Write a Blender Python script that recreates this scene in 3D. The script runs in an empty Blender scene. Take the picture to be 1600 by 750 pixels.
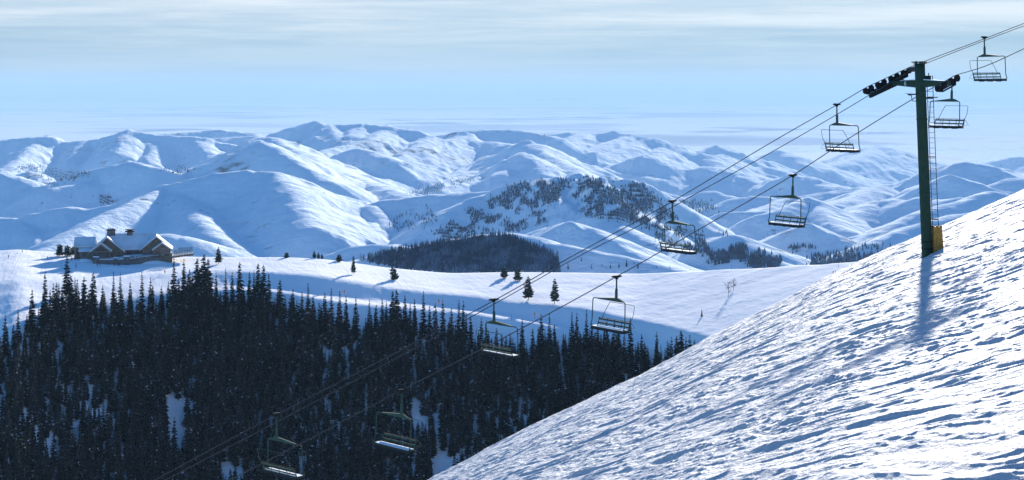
import bpy, math, random
import numpy as np
from mathutils import Vector, Matrix

R = math.radians
sc = bpy.context.scene
COL = sc.collection

# ------------------------------------------------------------------ camera
# level camera with a vertical shift; 54 mm lens, horizon at row 140 of the 1600x750 photograph
cam_d = bpy.data.cameras.new('camera')
cam = bpy.data.objects.new('camera', cam_d)
COL.objects.link(cam)
cam.location = (0, 0, 0)
cam.rotation_euler = (R(90), 0, 0)
cam_d.sensor_width = 36.0
cam_d.lens = 54.0
cam_d.shift_y = -235.0 / 1600.0
cam_d.clip_start = 0.5
cam_d.clip_end = 400000.0
sc.camera = cam
F = 2400.0

# ------------------------------------------------------------------ light
SUN_AZ, SUN_EL = R(14.8), R(13.4)
sun_d = bpy.data.lights.new('sun', 'SUN')
sun_d.energy = 4.9
sun_d.angle = R(0.9)
sun_d.color = (1.0, 0.93, 0.84)
sun = bpy.data.objects.new('sun', sun_d)
COL.objects.link(sun)
sv = Vector((math.sin(SUN_AZ) * math.cos(SUN_EL), math.cos(SUN_AZ) * math.cos(SUN_EL), math.sin(SUN_EL)))
sun.rotation_euler = sv.to_track_quat('Z', 'Y').to_euler()

SKY_STRENGTH = 0.076
w = bpy.data.worlds.new('World')
sc.world = w
w.use_nodes = True
nt = w.node_tree
for n in list(nt.nodes):
    nt.nodes.remove(n)
def WN(t, **kw):
    n = nt.nodes.new(t)
    for k, v in kw.items():
        setattr(n, k, v)
    return n
def WL(a, b):
    nt.links.new(a, b)
def wmath(op, a, b=None, clamp=False):
    n = WN('ShaderNodeMath', operation=op)
    n.use_clamp = clamp
    for i, s in enumerate((a, b)):
        if s is None:
            continue
        if isinstance(s, (int, float)):
            n.inputs[i].default_value = s
        else:
            WL(s, n.inputs[i])
    return n.outputs[0]
def wrange(v, a, b, c=0.0, d=1.0):
    n = WN('ShaderNodeMapRange', interpolation_type='SMOOTHSTEP')
    WL(v, n.inputs[0])
    n.inputs[1].default_value = a; n.inputs[2].default_value = b
    n.inputs[3].default_value = c; n.inputs[4].default_value = d
    return n.outputs[0]
def wmix(f, a, b, blend='MIX'):
    n = WN('ShaderNodeMix', data_type='RGBA', blend_type=blend)
    if isinstance(f, (int, float)):
        n.inputs[0].default_value = f
    else:
        WL(f, n.inputs[0])
    for i, s in ((6, a), (7, b)):
        if isinstance(s, tuple):
            n.inputs[i].default_value = (*s, 1)
        else:
            WL(s, n.inputs[i])
    return n.outputs[2]
sky = WN('ShaderNodeTexSky', sky_type='NISHITA')
sky.sun_disc = False
sky.sun_elevation = SUN_EL
sky.sun_rotation = SUN_AZ
sky.altitude = 2500
sky.air_density = 1.3
sky.dust_density = 0.2
sky.ozone_density = 4.0
tc = WN('ShaderNodeTexCoord')
sep = WN('ShaderNodeSeparateXYZ'); WL(tc.outputs['Generated'], sep.inputs[0])
elev = wmath('DIVIDE', sep.outputs[2], wmath('MAXIMUM', sep.outputs[1], 0.05))     # tangent of the elevation ahead
azim = wmath('DIVIDE', sep.outputs[0], wmath('MAXIMUM', sep.outputs[1], 0.05))
def streaks(sx, sz, detail, rough, off):
    cmb = WN('ShaderNodeCombineXYZ')
    WL(wmath('MULTIPLY', azim, sx), cmb.inputs[0]); WL(wmath('MULTIPLY', elev, sz), cmb.inputs[1])
    cmb.inputs[2].default_value = off
    n = WN('ShaderNodeTexNoise'); n.inputs['Scale'].default_value = 1.0
    n.inputs['Detail'].default_value = detail; n.inputs['Roughness'].default_value = rough
    n.inputs['Distortion'].default_value = 0.35
    WL(cmb.outputs[0], n.inputs['Vector'])
    return n.outputs[0]
big = streaks(2.6, 48.0, 9, 0.58, 3.1)
fine = streaks(11.0, 210.0, 9, 0.65, 8.4)
tot = wmath('ADD', wmath('MULTIPLY', big, 0.7), wmath('MULTIPLY', fine, 0.3))
band = wrange(elev, 0.038, 0.058)                                                   # the pale deck along the top
cloud = wmath('MULTIPLY', wrange(elev, 0.45, 0.12), 0.92)
dim = wmix(wrange(tot, 0.38, 0.62), (2.15, 2.85, 3.55), (3.1, 3.6, 4.05))
low = wmix(wrange(wmath('ADD', elev, wmath('MULTIPLY', wmath('SUBTRACT', fine, 0.5), 0.02)), 0.002, 0.016), (2.9, 3.7, 4.4), dim)
high = wmix(wrange(tot, 0.38, 0.60), (3.3, 3.8, 4.35), (4.9, 5.0, 5.1))
lift = wrange(wmath('ADD', elev, wmath('MULTIPLY', wmath('SUBTRACT', tot, 0.5), 0.04)), 0.026, 0.053)
grey = wmix(lift, low, high)
colr = wmix(cloud, wmix(1.0, sky.outputs[0], (0.56, 0.98, 1.25), 'MULTIPLY'), grey)
bg = WN('ShaderNodeBackground'); WL(colr, bg.inputs[0]); bg.inputs[1].default_value = SKY_STRENGTH
wo = WN('ShaderNodeOutputWorld'); WL(bg.outputs[0], wo.inputs[0])

sc.view_settings.view_transform = 'Standard'
sc.view_settings.look = 'None'
sc.view_settings.exposure = 1.2
sc.view_settings.gamma = 1.0
sc.view_settings.use_curve_mapping = False
sc.render.engine = 'CYCLES'
sc.cycles.use_denoising = True
sc.cycles.max_bounces = 6
sc.cycles.diffuse_bounces = 3
sc.cycles.glossy_bounces = 2
sc.cycles.volume_bounces = 1
sc.cycles.transparent_max_bounces = 8

# ------------------------------------------------------------------ helpers
def U(x): return (x - 800.0) / F
def V(y): return (140.0 - y) / F
def P(x, y, Y): return np.array((U(x) * Y, Y, V(y) * Y))

def _hash(ix, iy, seed):
    h = (ix.astype(np.int64) * 374761393 + iy.astype(np.int64) * 668265263 + seed * 974634777) & 0xFFFFFFFF
    h = ((h ^ (h >> 13)) * 1274126177) & 0xFFFFFFFF
    h = h ^ (h >> 16)
    return (h & 0xFFFFFF) / float(0xFFFFFF)
def vnoise(x, y, seed=0):
    ix = np.floor(x); iy = np.floor(y)
    fx = x - ix; fy = y - iy
    fx = fx * fx * fx * (fx * (fx * 6 - 15) + 10); fy = fy * fy * fy * (fy * (fy * 6 - 15) + 10)
    a = _hash(ix, iy, seed); b = _hash(ix + 1, iy, seed); c = _hash(ix, iy + 1, seed); d = _hash(ix + 1, iy + 1, seed)
    return (a + (b - a) * fx) * (1 - fy) + (c + (d - c) * fx) * fy
def fbm(x, y, octaves=4, seed=0, gain=0.5):
    s = 0; a = 1.0; t = 0
    for k in range(octaves):
        c, q = math.cos(.35 * (k + 1)), math.sin(.35 * (k + 1))
        xr, yr = c * x - q * y, q * x + c * y
        s = s + a * (vnoise(xr * 2 ** k + 17.3 * k, yr * 2 ** k - 9.1 * k, seed + k) * 2 - 1); t += a; a *= gain
    return s / t

def mesh_from(name, verts, faces, mats=None, mat_idx=None, smooth=False):
    me = bpy.data.meshes.new(name)
    me.from_pydata([tuple(v) for v in verts], [], [tuple(f) for f in faces])
    for m in (mats or []):
        me.materials.append(m)
    if mat_idx is not None:
        me.polygons.foreach_set('material_index', np.asarray(mat_idx, dtype=np.int32))
    if smooth:
        me.polygons.foreach_set('use_smooth', np.ones(len(me.polygons), dtype=bool))
    me.update()
    return me
def mesh_arrays(name, V3, F4, mats, mat_idx=None, smooth=False):
    """fast mesh from an (n,3) vertex array and an (m,k) face array"""
    me = bpy.data.meshes.new(name)
    n, (m, k) = len(V3), F4.shape
    me.vertices.add(n); me.vertices.foreach_set('co', np.ascontiguousarray(V3, dtype=np.float32).ravel())
    me.loops.add(m * k); me.loops.foreach_set('vertex_index', np.ascontiguousarray(F4, dtype=np.int32).ravel())
    me.polygons.add(m); me.polygons.foreach_set('loop_start', np.arange(0, m * k, k, dtype=np.int32))
    for mm in mats:
        me.materials.append(mm)
    if mat_idx is not None:
        me.polygons.foreach_set('material_index', np.ascontiguousarray(mat_idx, dtype=np.int32))
    if smooth:
        me.polygons.foreach_set('use_smooth', np.ones(m, dtype=bool))
    me.update(calc_edges=True)
    return me
def grid_mesh(name, X, Y, Z, mat):
    r, c = X.shape
    i = np.arange(r * c).reshape(r, c)
    q = np.stack([i[:-1, :-1], i[:-1, 1:], i[1:, 1:], i[1:, :-1]], -1).reshape(-1, 4)
    return mesh_arrays(name, np.stack([X, Y, Z], -1).reshape(-1, 3), q, [mat], smooth=True)

def link(name, me, parent=None, loc=None, rotz=None):
    o = bpy.data.objects.new(name, me)
    COL.objects.link(o)
    if parent is not None: o.parent = parent
    if loc is not None: o.location = tuple(float(c) for c in loc)
    if rotz is not None: o.rotation_euler = (0, 0, rotz)
    return o
def tag(o, label, cat=None, group=None, kind=None):
    o['label'] = label
    if cat: o['category'] = cat
    if group: o['group'] = group
    if kind: o['kind'] = kind
    return o
def thing(name, label, cat, loc=(0, 0, 0), rotz=0.0, group=None):
    return tag(link(name, None, None, loc, rotz), label, cat, group)

class MB:
    """collects shapes and links them as ONE mesh object"""
    def __init__(s): s.v = []; s.f = []; s.m = []
    def add(s, vs, fs, mi=0):
        b = len(s.v); s.v += [tuple(float(c) for c in v) for v in vs]
        s.f += [tuple(b + i for i in f) for f in fs]; s.m += [mi] * len(fs)
    def box(s, x0, x1, y0, y1, z0, z1, mi=0):
        vs = [(x0, y0, z0), (x1, y0, z0), (x1, y1, z0), (x0, y1, z0), (x0, y0, z1), (x1, y0, z1), (x1, y1, z1), (x0, y1, z1)]
        s.add(vs, [(0, 3, 2, 1), (4, 5, 6, 7), (0, 1, 5, 4), (1, 2, 6, 5), (2, 3, 7, 6), (3, 0, 4, 7)], mi)
    def prism(s, poly, d, mi=0):
        """poly: 3D points in one plane, extruded by vector d"""
        n = len(poly); a = [Vector(p) for p in poly]; dv = Vector(d)
        s.add([tuple(p) for p in a] + [tuple(p + dv) for p in a],
              [tuple(range(n - 1, -1, -1)), tuple(range(n, 2 * n))] + [(i, (i + 1) % n, n + (i + 1) % n, n + i) for i in range(n)], mi)
    def tube(s, pts, r, n=8, mi=0, closed=False):
        pts = [Vector(p) for p in pts]; k = len(pts)
        rs = r if isinstance(r, (list, tuple)) else [r] * k
        rings = []; up0 = None
        for i, p in enumerate(pts):
            if closed: t = (pts[(i + 1) % k] - pts[i - 1])
            elif i == 0: t = pts[1] - p
            elif i == k - 1: t = p - pts[i - 1]
            else: t = (pts[i + 1] - p).normalized() + (p - pts[i - 1]).normalized()
            t.normalize()
            if up0 is None:
                a = Vector((0, 0, 1)) if abs(t.z) < 0.9 else Vector((1, 0, 0))
                up0 = t.cross(a).normalized()
            up0 = (up0 - t * up0.dot(t)).normalized(); b = t.cross(up0)
            rings.append([p + (up0 * math.cos(2 * math.pi * j / n) + b * math.sin(2 * math.pi * j / n)) * rs[i] for j in range(n)])
        vs = [tuple(v) for rg in rings for v in rg]; fs = []
        for i in range(k if closed else k - 1):
            i2 = (i + 1) % k
            fs += [(i * n + j, i * n + (j + 1) % n, i2 * n + (j + 1) % n, i2 * n + j) for j in range(n)]
        if not closed:
            fs += [tuple(range(n - 1, -1, -1)), tuple((k - 1) * n + j for j in range(n))]
        s.add(vs, fs, mi)
    def build(s, name, mats, parent=None, loc=None, rotz=None, smooth=False):
        if not isinstance(mats, (list, tuple)): mats = [mats]
        return link(name, mesh_from(name, s.v, s.f, mats, s.m, smooth), parent, loc, rotz)

# ------------------------------------------------------------------ materials
def mat(name, col, rough=0.6, metal=0.0, spec=0.3, noise=None, bump=None):
    """noise=(scale, second colour, low, high), bump=(scale, strength, distance)"""
    m = bpy.data.materials.new(name); m.use_nodes = True
    t = m.node_tree; b = t.nodes['Principled BSDF']
    b.inputs['Base Color'].default_value = (*col, 1); b.inputs['Roughness'].default_value = rough
    b.inputs['Metallic'].default_value = metal; b.inputs['Specular IOR Level'].default_value = spec
    co = t.nodes.new('ShaderNodeTexCoord')
    if noise:
        n = t.nodes.new('ShaderNodeTexNoise'); n.inputs['Scale'].default_value = noise[0]; n.inputs['Detail'].default_value = 5
        t.links.new(co.outputs['Object'], n.inputs['Vector'])
        mr = t.nodes.new('ShaderNodeMapRange'); mr.inputs[1].default_value = noise[2]; mr.inputs[2].default_value = noise[3]
        t.links.new(n.outputs[0], mr.inputs[0])
        mx = t.nodes.new('ShaderNodeMix'); mx.data_type = 'RGBA'
        mx.inputs[6].default_value = (*col, 1); mx.inputs[7].default_value = (*noise[1], 1)
        t.links.new(mr.outputs[0], mx.inputs[0]); t.links.new(mx.outputs[2], b.inputs['Base Color'])
    if bump:
        n = t.nodes.new('ShaderNodeTexNoise'); n.inputs['Scale'].default_value = bump[0]; n.inputs['Detail'].default_value = 6
        t.links.new(co.outputs['Object'], n.inputs['Vector'])
        bp = t.nodes.new('ShaderNodeBump'); bp.inputs['Strength'].default_value = bump[1]; bp.inputs['Distance'].default_value = bump[2]
        t.links.new(n.outputs[0], bp.inputs['Height']); t.links.new(bp.outputs[0], b.inputs['Normal'])
    return m

def snow_mat(name, col, layers, patches=None, rough=0.65, spec=0.0):
    """layers: (angle deg, scale across, scale along, strength distance) anisotropic bumps; patches: (scale, low, high, colour, scale2)"""
    m = bpy.data.materials.new(name); m.use_nodes = True
    t = m.node_tree; b = t.nodes['Principled BSDF']
    b.inputs['Base Color'].default_value = (*col, 1); b.inputs['Roughness'].default_value = rough
    b.inputs['Specular IOR Level'].default_value = spec
    co = t.nodes.new('ShaderNodeTexCoord'); prev = None
    for ang, sa, sl, dist, det in layers:
        mp0 = t.nodes.new('ShaderNodeMapping'); mp0.inputs['Rotation'].default_value = (0, 0, R(ang))
        t.links.new(co.outputs['Object'], mp0.inputs['Vector'])
        mp = t.nodes.new('ShaderNodeMapping'); mp.inputs['Scale'].default_value = (sa, sl, sa)
        t.links.new(mp0.outputs[0], mp.inputs['Vector'])
        n = t.nodes.new('ShaderNodeTexNoise'); n.inputs['Scale'].default_value = 1; n.inputs['Detail'].default_value = det
        n.inputs['Roughness'].default_value = 0.6
        t.links.new(mp.outputs[0], n.inputs['Vector'])
        bp = t.nodes.new('ShaderNodeBump'); bp.inputs['Strength'].default_value = 1.0; bp.inputs['Distance'].default_value = dist
        t.links.new(n.outputs[0], bp.inputs['Height'])
        if prev: t.links.new(prev.outputs[0], bp.inputs['Normal'])
        prev = bp
    if prev: t.links.new(prev.outputs[0], b.inputs['Normal'])
    last = None
    for sc1, lo, hi, colr_, sc2, mask in (patches or []):
        n = t.nodes.new('ShaderNodeTexNoise'); n.inputs['Scale'].default_value = sc1; n.inputs['Detail'].default_value = 8
        n.inputs['Roughness'].default_value = 0.62
        t.links.new(co.outputs['Object'], n.inputs['Vector'])
        mr = t.nodes.new('ShaderNodeMapRange'); mr.inputs[1].default_value = lo; mr.inputs[2].default_value = hi
        t.links.new(n.outputs[0], mr.inputs[0])
        n2 = t.nodes.new('ShaderNodeTexNoise'); n2.inputs['Scale'].default_value = sc2; n2.inputs['Detail'].default_value = 4
        t.links.new(co.outputs['Object'], n2.inputs['Vector'])
        mr2 = t.nodes.new('ShaderNodeMapRange'); mr2.inputs[1].default_value = 0.45; mr2.inputs[2].default_value = 0.62
        t.links.new(n2.outputs[0], mr2.inputs[0])
        mu = t.nodes.new('ShaderNodeMath'); mu.operation = 'MULTIPLY'
        t.links.new(mr.outputs[0], mu.inputs[0]); t.links.new(mr2.outputs[0], mu.inputs[1])
        out = mu.outputs[0]
        if mask:
            at = t.nodes.new('ShaderNodeAttribute'); at.attribute_name = mask
            m2 = t.nodes.new('ShaderNodeMath'); m2.operation = 'MULTIPLY'
            t.links.new(out, m2.inputs[0]); t.links.new(at.outputs['Fac'], m2.inputs[1]); out = m2.outputs[0]
        mx = t.nodes.new('ShaderNodeMix'); mx.data_type = 'RGBA'
        if last is None: mx.inputs[6].default_value = (*col, 1)
        else: t.links.new(last, mx.inputs[6])
        mx.inputs[7].default_value = (*colr_, 1)
        t.links.new(out, mx.inputs[0]); last = mx.outputs[2]
    if last is not None: t.links.new(last, b.inputs['Base Color'])
    return m

M = {}
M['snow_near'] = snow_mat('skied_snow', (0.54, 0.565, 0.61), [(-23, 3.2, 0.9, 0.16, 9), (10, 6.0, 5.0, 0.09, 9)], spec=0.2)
M['snow_mid'] = snow_mat('piste_snow', (0.93, 0.935, 0.95), [(60, 0.6, 0.05, 0.26, 7), (-15, 0.8, 0.04, 0.22, 7), (85, 1.1, 0.03, 0.18, 5)])
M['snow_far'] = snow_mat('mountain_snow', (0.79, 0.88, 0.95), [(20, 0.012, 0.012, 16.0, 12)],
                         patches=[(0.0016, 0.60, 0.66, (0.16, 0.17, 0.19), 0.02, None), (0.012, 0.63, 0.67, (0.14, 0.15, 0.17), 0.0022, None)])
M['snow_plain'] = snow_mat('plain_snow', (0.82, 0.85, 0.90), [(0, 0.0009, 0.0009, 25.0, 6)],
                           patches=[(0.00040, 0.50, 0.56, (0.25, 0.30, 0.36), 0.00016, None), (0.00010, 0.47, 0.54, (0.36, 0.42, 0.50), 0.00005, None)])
M['snow_cap'] = mat('settled_snow', (0.85, 0.87, 0.90), 0.7, bump=(6, 0.5, 0.05))
M['green_steel'] = mat('dark_green_paint', (0.024, 0.058, 0.038), 0.7, 0.0, 0.15, noise=(3, (0.038, 0.072, 0.050), 0.4, 0.7))
M['chair_green'] = mat('faded_green_enamel', (0.052, 0.092, 0.070), 0.75, 0.0, 0.08, noise=(3, (0.07, 0.105, 0.085), 0.4, 0.7))
M['dark_steel'] = mat('dark_weathered_steel', (0.018, 0.024, 0.024), 0.75, 0.0, 0.15, noise=(6, (0.04, 0.040, 0.035), 0.5, 0.8))
M['rubber'] = mat('sheave_rubber', (0.012, 0.012, 0.014), 0.8)
M['galv'] = mat('galvanised_steel', (0.25, 0.26, 0.28), 0.4, 0.8)
M['rope'] = mat('steel_wire_rope', (0.075, 0.078, 0.082), 0.85, 0.0, 0.1)
M['seat_pad'] = mat('seat_vinyl', (0.02, 0.022, 0.025), 0.6)
M['ply'] = mat('weathered_yellow_plywood', (0.52, 0.27, 0.055), 0.75, noise=(9, (0.30, 0.15, 0.035), 0.45, 0.6), bump=(20, 0.4, 0.01))
M['white_paint'] = mat('white_paint', (0.75, 0.75, 0.75), 0.5)
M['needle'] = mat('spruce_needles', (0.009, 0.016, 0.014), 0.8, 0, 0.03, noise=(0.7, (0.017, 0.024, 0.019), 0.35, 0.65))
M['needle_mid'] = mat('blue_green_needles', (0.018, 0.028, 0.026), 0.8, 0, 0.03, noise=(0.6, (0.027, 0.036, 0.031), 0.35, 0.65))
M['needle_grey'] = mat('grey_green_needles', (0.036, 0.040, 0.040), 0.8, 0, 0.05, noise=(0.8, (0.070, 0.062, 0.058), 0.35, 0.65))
M['needle_pine'] = mat('pine_needles', (0.062, 0.082, 0.058), 0.8, 0, 0.1, noise=(0.6, (0.085, 0.095, 0.065), 0.35, 0.65))
M['bark'] = mat('conifer_bark', (0.07, 0.055, 0.045), 0.9, noise=(3, (0.12, 0.10, 0.09), 0.4, 0.7))
M['far_wood'] = mat('haze_tinted_conifers', (0.030, 0.070, 0.115), 0.9, 0, 0.0, noise=(0.06, (0.10, 0.17, 0.25), 0.45, 0.6))  # blue of the distance haze is mixed into both tree colours
M['bare'] = mat('bare_twigs', (0.10, 0.08, 0.07), 0.9)
M['timber'] = mat('stained_timber', (0.16, 0.10, 0.068), 0.7, noise=(0.8, (0.23, 0.16, 0.115), 0.4, 0.65))
M['timber_trim'] = mat('pale_timber_trim', (0.22, 0.165, 0.12), 0.7)
M['stone'] = mat('rubble_stone', (0.20, 0.17, 0.16), 0.9, noise=(1.4, (0.10, 0.09, 0.09), 0.42, 0.6), bump=(2.2, 0.8, 0.15))
M['glass'] = mat('window_glass', (0.03, 0.045, 0.06), 0.08, 0, 0.6)
M['roof_snow'] = mat('roof_snow', (0.72, 0.76, 0.82), 0.7, noise=(0.12, (0.54, 0.565, 0.61), 0.4, 0.65), bump=(0.8, 0.5, 0.3))
M['orange'] = mat('orange_fabric', (0.75, 0.22, 0.03), 0.7)
M['yellow'] = mat('yellow_paint', (0.70, 0.45, 0.05), 0.6)
M['jacket_dark'] = mat('dark_ski_clothes', (0.02, 0.025, 0.04), 0.8)
M['jacket_red'] = mat('red_ski_jacket', (0.30, 0.03, 0.03), 0.8)
M['skin'] = mat('skin', (0.45, 0.28, 0.2), 0.6)
M['clear_panel'] = mat('grey_glass_windscreen', (0.14, 0.20, 0.22), 0.15, 0, 0.5)
M['clear_panel'].node_tree.nodes['Principled BSDF'].inputs['Alpha'].default_value = 0.35
M['fascia'] = mat('pale_fascia_board', (0.40, 0.34, 0.28), 0.7)

# ------------------------------------------------------------------ foreground slope
EDGE_X = np.array([-3000, 300, 500, 600, 680, 760, 850, 930, 1000, 1100, 1200, 1300, 1400, 1500, 1600, 1800, 2400, 6000.0])
EDGE_Y = np.array([2600, 948, 848, 795, 748, 706, 660, 622, 589, 536, 486, 433, 388, 345, 300, 212, -50, -1500.0])
CAM_H, FD = 8.0, 170.0
def v_edge(u):
    return V(np.interp(u * F + 800, EDGE_X, EDGE_Y))
def fore_z(x, y):
    x = np.asarray(x, dtype=float); y = np.asarray(y, dtype=float)
    ys = np.maximum(y, 4.0)
    z = ys * v_edge(x / ys) - CAM_H * (1 - ys / FD) ** 2
    z = z - np.where(ys > FD, 0.0022 * (ys - FD) ** 2, 0)
    return z
def fore_detail(x, y):
    # skied-out snow: chopped lumps and scraped furrows running diagonally across the fall line
    a = R(23.5); c, s = math.cos(a), math.sin(a)
    l = -s * x + c * y; t = c * x + s * y                      # along / across the furrows
    wob = 2.2 * fbm(x / 14, y / 14, 3, 5)
    # the furrow coordinates are squeezed so that every octave stays long and thin
    far = np.clip((y - 35) / 70, 0, 1)
    h = (0.07 + 0.10 * far) * fbm((t + wob) / 1.9, l / 11.0, 3, 11, 0.55)
    rid = lambda a_, b_, sd, p: (1 - np.abs(fbm(a_, b_, 2, sd))) ** p
    h = h + 0.10 * rid((t + wob) / 1.25, l / 8.0, 23, 5) + 0.07 * rid((t + .6 * wob) / .62 + 5, l / 4.2, 29, 5)
    t2 = t + 0.22 * fbm(x / 0.9, y / 1.3, 3, 201) + .5 * wob; l2 = l + 0.9 * fbm(x / 1.1 + 7, y / 1.0, 3, 203)
    h = h + 0.05 * rid(t2 / .37 + 9, l2 / 2.6, 47, 4)
    h = h + 0.030 * fbm(t2 / 0.26, l2 / 1.1, 3, 31, 0.6)
    h = h + far * 0.12 * rid((t + wob) / .9 + 2, l / 5.0, 83, 4)
    h = h + 0.30 * fbm(x / 17, y / 22, 2, 41)
    chop = np.clip(fbm(x / 7.0, y / 9.0, 3, 77) * 2.2 + .1, 0, 1)
    h = h + 0.10 * chop * np.abs(fbm(t2 / 0.5, l2 / 1.3, 3, 61, 0.6))
    return h * 0.88
us = np.concatenate([np.linspace(-1.6, -0.09, 50, endpoint=False), np.linspace(-0.09, 0.36, 760, endpoint=False), np.linspace(0.36, 2.6, 80)])
ys = np.concatenate([np.exp(np.linspace(math.log(5), math.log(19), 60, endpoint=False)), np.exp(np.linspace(math.log(19), math.log(FD * 1.12), 2300, endpoint=False)), np.linspace(FD * 1.12, 400, 70)])
GU, GY = np.meshgrid(us, ys)
GX = GU * GY
fade = np.clip((260 - GY) / 90, 0, 1)
GZ = fore_z(GX, GY) + fore_detail(GX, GY) * fade
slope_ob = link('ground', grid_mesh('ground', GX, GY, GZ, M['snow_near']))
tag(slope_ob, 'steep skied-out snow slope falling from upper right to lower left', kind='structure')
del GU, GX, GZ

# ------------------------------------------------------------------ ridge slope with the lodge and the forest
CX = np.array([-900, -300, 0, 28, 60, 100, 200, 300, 360, 400, 440, 500, 560, 600, 700, 800, 900, 1000, 1100, 1200, 1300, 1400, 1700, 2300.0])
C0 = np.array([402, 396, 392, 388.5, 393, 395, 399, 401, 401.5, 402, 402, 404, 412, 418, 427, 425, 426, 428, 423, 418, 412, 403, 380, 360.0])
CYC = np.array([860, 860, 860, 860, 860, 860, 865, 865, 865, 865, 865, 868, 872, 875, 880, 885, 880, 865, 820, 760, 705, 660, 560, 450.0])
Y1 = np.array([440, 440, 440, 440, 438, 436, 432, 424, 424, 425, 426, 432, 442, 448, 460, 470, 480, 500, 524, 545, 560, 575, 600, 640.0])
Y2 = np.array([500, 500, 500, 495, 487, 470, 455, 446, 446, 447, 450, 461, 468, 471, 479, 492, 510, 526, 552, 575, 592, 610, 640, 690.0])
Y3 = np.array([524, 524, 522, 512, 500, 480, 464, 454, 452, 454, 457, 468, 476, 479, 487, 500, 518, 534, 562, 590, 610, 630, 660, 720.0])
S1 = np.array([.035] * 24)
S2 = np.array([.14, .14, .14, .14, .14, .14, .14, .18, .25, .33, .35, .35, .35, .35, .35, .35, .34, .33, .30, .2, .15, .15, .15, .15])
S3 = np.array([.15, .15, .15, .15, .15, .15, .12, .08, .05, .02, .02, .02, .02, .02, .02, .02, .02, .02, .03, .05, .1, .1, .1, .1])
mu = np.concatenate([np.linspace(-0.62, -0.36, 30, endpoint=False), np.linspace(-0.36, 0.30, 760, endpoint=False), np.linspace(0.30, 0.62, 30)])
my = np.concatenate([np.linspace(260, 500, 40, endpoint=False), np.linspace(500, 900, 300, endpoint=False), np.linspace(900, 1500, 60)])
MZ = np.zeros((len(my), len(mu)))
def smooth1(a, k):
    ker = np.exp(-0.5 * (np.arange(-3 * k, 3 * k + 1) / k) ** 2); ker /= ker.sum()
    return np.convolve(np.pad(a, 3 * k, mode='edge'), ker, mode='valid')
dense_x = np.linspace(-900, 2300, 641)
def sm(arr): return smooth1(np.interp(dense_x, CX, arr), 3)
sC0, sYC, sY1, sY2, sY3, sS1, sS2, sS3 = [sm(a) for a in (C0, CYC, Y1, Y2, Y3, S1, S2, S3)]
fineY = np.arange(240, 1520, 1.0)
for j, u in enumerate(mu):
    X = u * F + 800
    g = lambda a: float(np.interp(X, dense_x, a))
    pts = []
    Yc = g(sYC); zc = V(g(sC0)) * Yc
    pts = [(Yc, zc)]
    for yy, s in ((g(sY1), g(sS1)), (g(sY2), g(sS2)), (g(sY3), g(sS3)), (800.0, 0.56)):
        Y0, z0 = pts[-1]; v = V(yy)
        Yn = (s * Y0 - z0) / (s - v); pts.append((Yn, v * Yn))
    Y0, z0 = pts[-1]
    pts += [(Y0 - 60, z0 - 22), (min(Y0 - 170, 330), z0 - 20), (100, z0 + 30)]
    pts = pts[::-1] + [(Yc + 25, zc - 3.0), (Yc + 120, zc - 32), (Yc + 420, zc - 160), (Yc + 900, zc - 330)]
    pa = np.array(pts)
    prof = smooth1(np.interp(fineY, pa[:, 0], pa[:, 1]), 3)
    MZ[:, j] = np.interp(my, fineY, prof)
MU, MYg = np.meshgrid(mu, my)
MX = MU * MYg
gentle = np.clip((900 - MYg) / 60, 0, 1)
MZ = MZ + 0.50 * fbm(MX / 22, MYg / 22, 4, 3) * gentle + 0.10 * fbm((MX + MYg * .3) / 2.4, MYg / 9.0, 3, 9) * gentle
ridge_ob = link('hill', grid_mesh('hill', MX, MYg, MZ, M['snow_mid']))
tag(ridge_ob, 'snow covered ridge slope with groomed road below the lodge', kind='structure')
def mid_z(x, y):
    """height of the ridge slope by bilinear lookup"""
    u = x / y
    j = np.clip(np.searchsorted(mu, u) - 1, 0, len(mu) - 2); i = np.clip(np.searchsorted(my, y) - 1, 0, len(my) - 2)
    fu = (u - mu[j]) / (mu[j + 1] - mu[j]); fy = (y - my[i]) / (my[i + 1] - my[i])
    return (MZ[i, j] * (1 - fu) + MZ[i, j + 1] * fu) * (1 - fy) + (MZ[i + 1, j] * (1 - fu) + MZ[i + 1, j + 1] * fu) * fy
def mid_hit(px, py):
    """the point of the ridge slope seen at a photograph position"""
    u = U(px); yy = np.arange(420, 1000, 0.5); z = mid_z(u * yy, yy); vv = z / yy
    k = np.argmax(vv >= V(py))
    if vv[k] < V(py): k = int(np.argmax(vv))
    return np.array((u * yy[k], yy[k], z[k]))

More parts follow.
